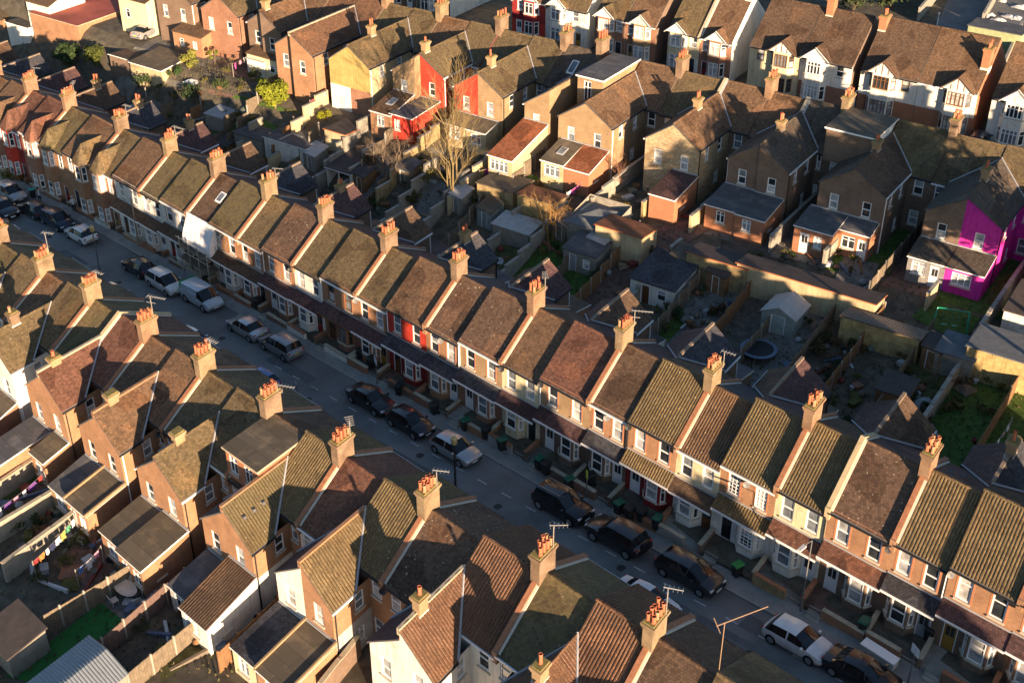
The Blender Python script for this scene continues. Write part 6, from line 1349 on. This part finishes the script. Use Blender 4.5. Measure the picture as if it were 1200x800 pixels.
def bare_tree(p, h, stems, spread, label, name='bare_tree', bark=None, twigs=5, lean=.12, seed=1, droop=0., r0=.12):
    R = random.Random(seed); root = thing(name, p, label, 'tree'); T, Cw = MB(), MB(); bark = bark or BARK
    def grow(q, d, L, r, lev, m):
        pts = [q]; n = 4
        for k in range(n):
            d = (d+Vector((R.gauss(0, .1), R.gauss(0, .1), R.gauss(.02, .06)-droop*(lev > 1)))).normalized(); q = q+d*(L/n); pts.append(q)
            if lev < 3:
                for _ in range((3, 3, 2)[lev] if k else 1):
                    a = R.uniform(0, 6.28); o = d.orthogonal(); o.rotate(Matrix.Rotation(a, 3, d)); nd = (d*R.uniform(.5, 1.0)+o.normalized()*spread*R.uniform(.5, 1.1)).normalized()
                    grow(q, nd, L*R.uniform(.3, .5), r*.36, lev+1, Cw)
        m.tube(pts, r, 6 if lev == 0 else 3, r2=r*.45)
    for k in range(stems):
        a = 6.28*k/stems+R.uniform(-.4, .4); d = Vector((math.cos(a)*lean, math.sin(a)*lean, 1)).normalized(); grow(p+Vector((math.cos(a)*.25, math.sin(a)*.25, 0)), d, h*R.uniform(.75, 1), r0, 0, T)
    T.build('trunk', bark, root); Cw.build('crown', bark, root); return root
q = atg(530, 238, 0); q.z = ground(q.x, q.y); bare_tree(q, 10.5, 5, .5, 'tall bare tree with several pale sunlit stems', bark=BARKY, seed=5, r0=.11)
q = atg(455, 215, 0); q.z = ground(q.x, q.y); bare_tree(q, 4.2, 4, .9, 'low bare shrubby tree left of the tall bare tree', bark=BARK, seed=8, lean=.35, r0=.07)
q = atg(645, 282, 0); q.z = ground(q.x, q.y); bare_tree(q, 4.0, 4, .8, 'bare orange twigged tree beside the grey pyramid roof', bark=plain('bark_orange', (.3, .17, .06), .9, .3, 4), seed=11, lean=.2, droop=.12, r0=.07)
q = atg(728, 222, 0); q.z = ground(q.x, q.y); bare_tree(q, 3.4, 2, .8, 'small bare tree with reddish twigs by the garden wall', bark=plain('bark_red', (.22, .11, .07), .9, .3, 4), seed=14, lean=.15, r0=.05)
q = atg(1100, 455, 0); q.z = ground(q.x, q.y); bare_tree(q, 2.6, 3, .9, 'small bare shrub against the far yard wall', bark=BARK, seed=17, lean=.4, r0=.04)
YG = (.14, .165, .014); 
q = atg(323, 128, 0); q.z = ground(q.x, q.y); shrub(q, 2.1, 3.4, 2600, YG, 'round yellow green bush in full sun behind the felt roofs', leaf=.2, name='bush')
q = atg(222, 82, 0); q.z = ground(q.x, q.y); shrub(q, 1.2, 2.6, 700, (.14, .15, .025), 'pale yellow green bush beside the cream store', leaf=.16, name='bush')
q = atg(252, 75, 0); q.z = ground(q.x, q.y); shrub(q, .7, 2.6, 360, (.11, .13, .02), 'narrow yellow green bush against the brick extension', leaf=.14, name='bush')
q = atg(80, 82, 0); q.z = ground(q.x, q.y); shrub(q, 1.9, 3.4, 1300, (.03, .055, .02), 'large dark evergreen behind the upper chimneys', leaf=.24, name='evergreen_tree')
q = atg(112, 78, 0); q.z = ground(q.x, q.y); shrub(q, 1.5, 3.0, 1000, (.05, .065, .014), 'dark bush with sunlit yellow top behind the upper chimneys', leaf=.22, name='evergreen_tree')
q = atg(382, 142, 0); q.z = ground(q.x, q.y); shrub(q, .9, 1.5, 420, (.16, .17, .01), 'bright lime bush near the terracotta edged roof', leaf=.13, name='bush')
q = atg(15, 212, 0); q.z = ground(q.x, q.y); shrub(q, 1.5, 1.2, 420, (.09, .085, .015), 'low hedge in front of the far white bay house', leaf=.13, name='hedge')
q = atg(205, 92, 0); q.z = ground(q.x, q.y); shrub(q, 1.1, 1.6, 420, (.03, .06, .02), 'dark shrub below the pale yellow green bush', leaf=.14, name='bush')
q = atg(170, 105, 0); q.z = ground(q.x, q.y); shrub(q, 1.4, 2.2, 420, (.03, .055, .02), 'dark shrub in the far upper yards', leaf=.16, name='bush')
q = atg(225, 120, 0); q.z = ground(q.x, q.y); shrub(q, 1.6, 2.4, 420, (.028, .05, .02), 'dark bush between the felt roofs and the upper terrace', leaf=.16, name='bush')
def scatter(n, P, places, bush=.25):
    for j in range(n):
        u = R0.uniform(P[0], P[2]); v = R0.uniform(P[1], P[3]); q = atg(u, v, 0)
        if R0.random() < bush: clutter(q, 'bush', R0.choice(('dark_green', 'olive', 'rusty')), R0.choice(((.03, .05, .015), (.09, .085, .02), (.12, .07, .03))), places[j % len(places)])
        else:
            c = R0.choice(CC); clutter(q, R0.choice(KK), c[0], c[1], places[j % len(places)])
scatter(46, (30, 600, 150, 690), ['in the cluttered yard left of the board fence', 'near the washing line of the cluttered yard', 'in the cluttered yard by the brick lean-to'], .15)
scatter(16, (0, 560, 60, 640), ['in the yards at the left edge', 'beside the block wall at the left edge'], .2)
scatter(22, (150, 690, 260, 780), ['in the narrow yard right of the brown fence', 'by the sunlit topped fence'], .35)
scatter(14, (290, 700, 345, 760), ['in the yard beside the white lean-to'], .1)
scatter(26, (575, 265, 660, 310), ['in the yards below the small sunlit garage', 'near the grey shed with one window'], .2)
scatter(24, (780, 340, 860, 400), ['in the yard right of the slate roofed outbuilding', 'by the weathered garage wall'], .35)
scatter(20, (930, 380, 1000, 450), ['in the yard right of the plastic shed', 'below the long garage range'], .35)
scatter(26, (1040, 440, 1160, 520), ['in the far yards near the leaning shed', 'in the far yards at the right'], .3)
scatter(24, (420, 190, 560, 260), ['in the yards around the tall bare tree', 'below the tall bare tree'], .45)
scatter(26, (160, 80, 300, 150), ['in the upper yards below the brick extension', 'in the yards behind the upper terrace'], .5)
scatter(16, (600, 190, 700, 235), ['in the yard of the orange lean-tos', 'near the sunlit garage'], .2)
scatter(12, (730, 210, 800, 260), ['in the yard of the whitewashed wing'], .2)
scatter(14, (940, 290, 1040, 340), ['in the yard behind the long garage'], .2)
# far ground beyond the upper street: gardens and yards
patch('yard', plain('grey_yard', (.14, .14, .14), .9, .3, .3), [at(1090, 45, -4.7), at(1200, 70, -4.7), at(1260, -20, -4.7), at(1120, -20, -4.7)], 6, .06)
patch('lawn', plain('dim_grass', (.04, .055, .02), .95, .5, .3), [at(800, 10, -4.7), at(880, 20, -4.7), at(900, -25, -4.7), at(800, -25, -4.7)], 6, .06)
patch('lawn', LAWN, [at(1165, 75, -4.7), at(1185, 80, -4.7), at(1200, 50, -4.7), at(1180, 45, -4.7)], 4, .07)
wallseg(at(1075, 25, -4.7), at(1110, -15, -4.7), 1.8, GREYW, 'grey yard wall running away behind the semi ridge', group='walls of the far yards', cap=CONC)
wallseg(at(1150, 30, -4.7), at(1175, -15, -4.7), 1.6, GREYW, 'pale yard wall behind the green store', group='walls of the far yards', cap=CONC)
wallseg(at(1168, 100, -4.7), at(1195, 40, -4.7), 1.7, BLOCK, 'pale garden wall beside the right hand semi', group='walls of the far yards', cap=CONC)
q = at(1136, 40, -2.2); pu = proj(q); outb('outbuilding', 'low store with pale green wall behind the semi', 1135, 30, 6.5, 4, 2.8, 2.6, FELT, plain('pale_green_wall', (.32, .36, .2), .8, .2), cat='outbuilding', zt=-2.0)
for j in range(9):
    q = at(R0.uniform(1150, 1200), R0.uniform(-5, 25), -4.7); clutter(q, 'tarp', 'white', (.6, .6, .62), 'in the far works yard')
for j, (u, v, r, h) in enumerate(((850, 3, 3, 4), (1000, 12, 2.5, 3.5), (1045, 10, 2.5, 3), (1065, 2, 3, 4), (905, -6, 3, 5))):
    q = at(u, v, -4.7); shrub(q, r, h, 700, (.035, .05, .02), ('dark bush behind the red villa roof', 'dark bush behind the gap of the semis', 'dark bush behind the left chimney of the white semi', 'dark bush behind the white semi ridge', 'dark bush behind the cream semi ridge')[j], leaf=.3, name='bush')
# buildings at the top left edge
outb('outbuilding', 'white building with brown roof at the top left edge', 30, 1, 4.6, 6, 4.5, 6.5, R_BROWN, WHITE, cat='building', wins=((.4, .8, 2, 3.2), (.7, .8, 2, 3.2)))
outb('outbuilding', 'brick building with sunlit wall at the top left corner', -45, 10, 9, 9, 4.0, 6.5, R_OLIVE, B_OR, cat='building')
outb('outbuilding', 'cream building beyond the hall at the top edge', 138, -4, 5, 7, 4.5, 6.5, R_DARK, CREAM, cat='building', wins=((.3, .8, 2, 3.2),))

# unseen tall trees past the right edge, added to shade the upper houses
def added_shade_tree(p, h, r, label, n=3600):
    R = random.Random(int(p.x*13+p.y)); root = thing('added_shade_tree', p, label, 'tree', 'unseen trees added for shade past the right edge'); t = MB(); t.tube([p, p+RGB*h*.4+Vector((.2, .1, 0)), p+RGB*h*.85], .32, 8, r2=.08)
    for k in range(7): a = k*.9; z = h*(.5+.05*k); t.tube([p+RGB*z, p+RGB*(z+1.2)+Vector((math.cos(a), math.sin(a), 0))*r*.7], .1, 5, r2=.03)
    t.build('trunk', BARK, root); c = MB(); cen = [(p+Vector((R.uniform(-1, 1)*r*.65, R.uniform(-1, 1)*r*.65, h*R.uniform(.58, .95))), r*R.uniform(.4, .6)) for _ in range(20)]
    for k in range(n):
        q, cr = R.choice(cen); d = Vector((R.gauss(0, 1), R.gauss(0, 1), R.gauss(0, 1))).normalized(); q = q+d*cr*R.uniform(.5, 1.05); a = d.orthogonal().normalized(); a.rotate(Matrix.Rotation(R.uniform(0, 6), 3, d)); b_ = d.cross(a); l = .34*R.uniform(.6, 1.3)
        c.poly([q-a*l, q-b_*l*.6, q+a*l, q+b_*l*.6])
    c.build('crown', leafm((.035, .055, .018)), root)
for j, (w, h) in enumerate(((2.5, 15.0), (7, 16.0), (11.5, 15.0), (16, 16.0), (20.5, 15))):
    q = FCm(51+1.2*(j % 2), w, 0); q.z = ground(q.x, q.y); added_shade_tree(q, h, 4.0, ('first', 'second', 'third', 'fourth', 'fifth')[j]+' added shade tree counted from the terrace, unseen past the right edge')
scatter(30, (900, 400, 1010, 500), ['in the far yards between trampoline and terrace', 'beside the trampoline yard'], .4)
scatter(26, (1000, 400, 1180, 480), ['along the walls below the plank roofed garage', 'in the overgrown yard by the leaning shed'], .5)
scatter(22, (680, 280, 780, 360), ['in the yards left of the slate roofed outbuilding', 'in the narrow yard by the cream outbuilding'], .35)
scatter(20, (860, 250, 1000, 310), ['in the upper yards of the shaded brick wings', 'near the red brick lean-tos'], .3)

patch('lawn', LAWN, [tA(1068, 372, 0), tA(1090, 352, 0), tA(1150, 372, 0), tA(1128, 402, 0)], 5, .05)
patch('lawn', LAWN, [tA(1135, 520, 0), tA(1160, 470, 0), tA(1215, 500, 0), tA(1200, 545, 0)], 5, .05)
patch('patio', PATIOR, [tA(768, 275, 0), tA(790, 255, 0), tA(830, 270, 0), tA(800, 290, 0)], 5, .06)
patch('yard', YCONC, [tA(975, 335, 0), tA(990, 300, 0), tA(1030, 310, 0), tA(1015, 345, 0)], 5, .06)
patch('lawn', LAWN, [tA(755, 395, 0), tA(790, 368, 0), tA(805, 378, 0), tA(775, 408, 0)], 5, .05)
for j, (u, v, r, h, c) in enumerate(((790, 375, .9, 1.2, (.03, .06, .02)), (955, 415, 1.0, 1.3, (.07, .06, .025)), (965, 400, .8, 1.0, (.05, .05, .02)), (1060, 470, 1.0, 1.4, (.04, .055, .02)), (1080, 500, .9, 1.1, (.06, .055, .025)), (840, 370, .8, 1.2, (.08, .045, .025)), (700, 330, .9, 1.2, (.035, .06, .02)), (440, 245, 1.0, 1.5, (.03, .055, .02)), (480, 240, .9, 1.3, (.06, .06, .02)), (500, 215, 1.2, 1.9, (.09, .085, .025)), (435, 200, 1.1, 2.0, (.08, .06, .03)), (560, 240, 1.0, 1.2, (.05, .07, .02)), (1110, 430, .8, 1.4, (.12, .11, .03)), (300, 95, 1.0, 1.6, (.06, .07, .02)), (260, 105, 1.2, 1.4, (.04, .06, .02)))):
    q = tA(u, v, 0); q.z = ground(q.x, q.y); shrub(q, r, h, 520, c, ('dark green shrub by the slate roofed outbuilding', 'brownish bramble patch below the long garage', 'olive bramble patch beside the plastic shed fence', 'dark shrub against the wall of the far right yards', 'rough brown shrub in the overgrown yard', 'reddish shrub below the weathered garage', 'green shrub below the cream outbuilding', 'dark shrub in the lawn yard left of the bare tree', 'olive shrub at the foot of the tall bare tree', 'tangled pale shrub behind the tall bare tree', 'brown tangled shrub by the summer house', 'green shrub right of the tall bare tree', 'yellowish shrub by the leaning shed', 'olive shrub left of the round yellow green bush', 'low dark shrub in the sunlit upper gardens')[j], leaf=.12, name='bush')

# more small sheds and greenhouses in the far yards
k = 0
for j in range(9, len(bnd)-9):
    u0, u1 = bnd[j], bnd[j+1]; wb = backw((u0+u1)/2)
    if j % 3 == 2 or (14 < u0 < 26): continue
    q = FA(lerp(u0, u1, .15), wb-3.2-.6*(j % 4), 0); L = 1.7+.35*(j % 3)
    q.z = ground(q.x, q.y)+2.0; pu = proj(q); mts = ((DBRN, WOODB), (FELT, WOOD), (TINP, GREYW), (POLYC, GREYW), (FELTB, plain('green_timber', (.05, .09, .06))))[j % 5]
    outb('garden_shed', ('brown timber shed', 'grey timber shed', 'tin roofed shed', 'plastic roofed store', 'green timber shed')[j % 5]+' in the yard behind the '+' '.join(rowA[j][0].split()[:8]), pu[0], pu[1], L, 2.0+.2*(j % 3), 2.0, 2.25+.1*(j % 2), mts[0], mts[1], fr=FA, zt=q.z, doors=((.5, .8, .05, 1.8),), doorm=mts[1], group='small sheds in the far yards')
# weeds and rough growth over the yards
b = MB(); RW_ = random.Random(3)
def tuft(q, s_):
    for _ in range(5):
        a = RW_.uniform(0, 6.28); h = s_*RW_.uniform(.5, 1.2); d = Vector((math.cos(a), math.sin(a), 0)); n_ = Vector((-d.y, d.x, 0))*s_*.22; t = q+d*s_*RW_.uniform(.2, .7)+RGB*h
        b.poly([q-n_, q+n_, t+n_*.3, t-n_*.3], RW_.randrange(3))
for (x0, y0, x1, y1, n) in ((420, 180, 580, 270, 500), (160, 70, 320, 160, 600), (640, 230, 860, 420, 900), (860, 350, 1200, 540, 1300), (0, 560, 300, 800, 900), (900, 280, 1160, 350, 500)):
    for _ in range(n): q = atg(RW_.uniform(x0, x1), RW_.uniform(y0, y1), 0); q.z = ground(q.x, q.y)+.03; tuft(q, RW_.uniform(.1, .26))
o = b.build('weeds', [leafm((.09, .11, .035)), leafm((.15, .13, .06)), leafm((.18, .14, .08))]); o['kind'] = 'stuff'

# two people on the far pavement
def person(p, yaw, label, top, legs, hair, scale=1.0):
    V = [(0, 0, .95), (0, 0, 1.15), (0, 0, 1.38), (0, .01, 1.5), (0, .02, 1.62), (0, .02, 1.74), (-.09, 0, .9), (-.11, .06, .5), (-.11, .0, .08), (-.11, .14, .04), (.09, 0, .9), (.11, -.1, .5), (.11, -.22, .1), (.11, -.1, .04), (-.2, 0, 1.4), (-.26, -.05, 1.12), (-.24, .08, .86), (.2, 0, 1.4), (.26, .05, 1.12), (.24, .16, .88)]
    RD = [.15, .135, .16, .065, .095, .085, .095, .07, .045, .04, .095, .07, .045, .04, .06, .05, .04, .06, .05, .04]
    ED = [(0, 1), (1, 2), (2, 3), (3, 4), (4, 5), (0, 6), (6, 7), (7, 8), (8, 9), (0, 10), (10, 11), (11, 12), (12, 13), (2, 14), (14, 15), (15, 16), (2, 17), (17, 18), (18, 19)]
    me = bpy.data.meshes.new('tmp'); me.from_pydata([tuple(x*scale for x in v) for v in V], ED, []); o = bpy.data.objects.new('tmp', me); COL.objects.link(o)
    sk = o.modifiers.new('s', 'SKIN'); 
    if not me.skin_vertices: 
        bm = bmesh.new(); bm.from_mesh(me); bm.verts.layers.skin.verify(); bm.to_mesh(me); bm.free()
    for i_, r in enumerate(RD): me.skin_vertices[0].data[i_].radius = (r*scale, r*scale*.8 if i_ < 3 else r*scale)
    me.skin_vertices[0].data[0].use_root = True; ss = o.modifiers.new('u', 'SUBSURF'); ss.levels = 2; ss.render_levels = 2
    bpy.context.view_layer.update(); ev = o.evaluated_get(bpy.context.evaluated_depsgraph_get()); m2 = bpy.data.meshes.new_from_object(ev); bpy.data.objects.remove(o)
    for mm in (plain('cloth_'+top[0], top[1], .9, .15, 2), plain('cloth_'+legs[0], legs[1], .9, .15, 2), flat('skin', (.42, .24, .17), .6), TRIMB): m2.materials.append(mm)
    for f in m2.polygons: z = f.center.z/scale; f.material_index = 2 if z > 1.5 or (z < .93 and abs(f.center.x) > .2*scale) else 0 if z > .88 else 3 if z < .12 else 1
    m2.polygons.foreach_set('use_smooth', [True]*len(m2.polygons))
    b = bpy.data.objects.new('person', m2); COL.objects.link(b); b.location = p; b.rotation_euler = (0, 0, yaw); b['label'] = label; b['category'] = 'person'
    h = MB(); h.lathe(Vector(p)+Vector((0, 0, 1.66*scale)), [(.10*scale, 0), (.118*scale, .06*scale), (.09*scale, .15*scale), (.03*scale, .18*scale)], 10); b['_loc'] = tuple(p); ho = h.build('hair', flat('hair_'+hair[0], hair[1], .8), b, True); del b['_loc']
for u, v, yw, lab, tp, lg, hr_ in ((86, 240, 1.2, 'person in a pale top and dark trousers walking on the far pavement', ('pale_grey', (.5, .5, .5)), ('dark_trousers', (.02, .02, .025)), ('pale', (.4, .38, .34))), (46, 229, -.6, 'person in a light coat standing beside the turquoise bin', ('light_coat', (.45, .44, .46)), ('dark_trousers', (.02, .02, .025)), ('dark', (.03, .02, .015)))):
    q = atg(u, v, 1.0); q.z = ground(q.x, q.y)+.14; person(q, yw, lab, tp, lg, hr_, 1.04)
# ------------------------------------------------------------------ sky, sun, look
AZ, EL = math.radians(67), math.radians(9.2)
sd = Vector((math.sin(AZ)*math.cos(EL), -math.cos(AZ)*math.cos(EL), math.sin(EL)))
W = bpy.data.worlds.new('World'); S.world = W; W.use_nodes = True; t = W.node_tree
sky = t.nodes.new('ShaderNodeTexSky'); sky.sky_type = 'NISHITA'; sky.sun_disc = False; sky.sun_elevation = EL; sky.sun_rotation = math.atan2(sd.x, sd.y)
sky.air_density = 1.0; sky.dust_density = .8; sky.ozone_density = 2.5
t.links.new(sky.outputs[0], t.nodes['Background'].inputs[0]); t.nodes['Background'].inputs[1].default_value = .07
sl = bpy.data.lights.new('sun', 'SUN'); sl.energy = 5.0; sl.angle = math.radians(.5); sl.color = (1, .72, .47)
so = bpy.data.objects.new('sun', sl); COL.objects.link(so); so.rotation_euler = sd.to_track_quat('Z', 'Y').to_euler()
S.view_settings.view_transform = 'Standard'; S.view_settings.look = 'None'; S.view_settings.exposure = 1.75; S.view_settings.gamma = 1
S.render.engine = 'CYCLES'; S.cycles.max_bounces = 4; S.cycles.use_denoising = True
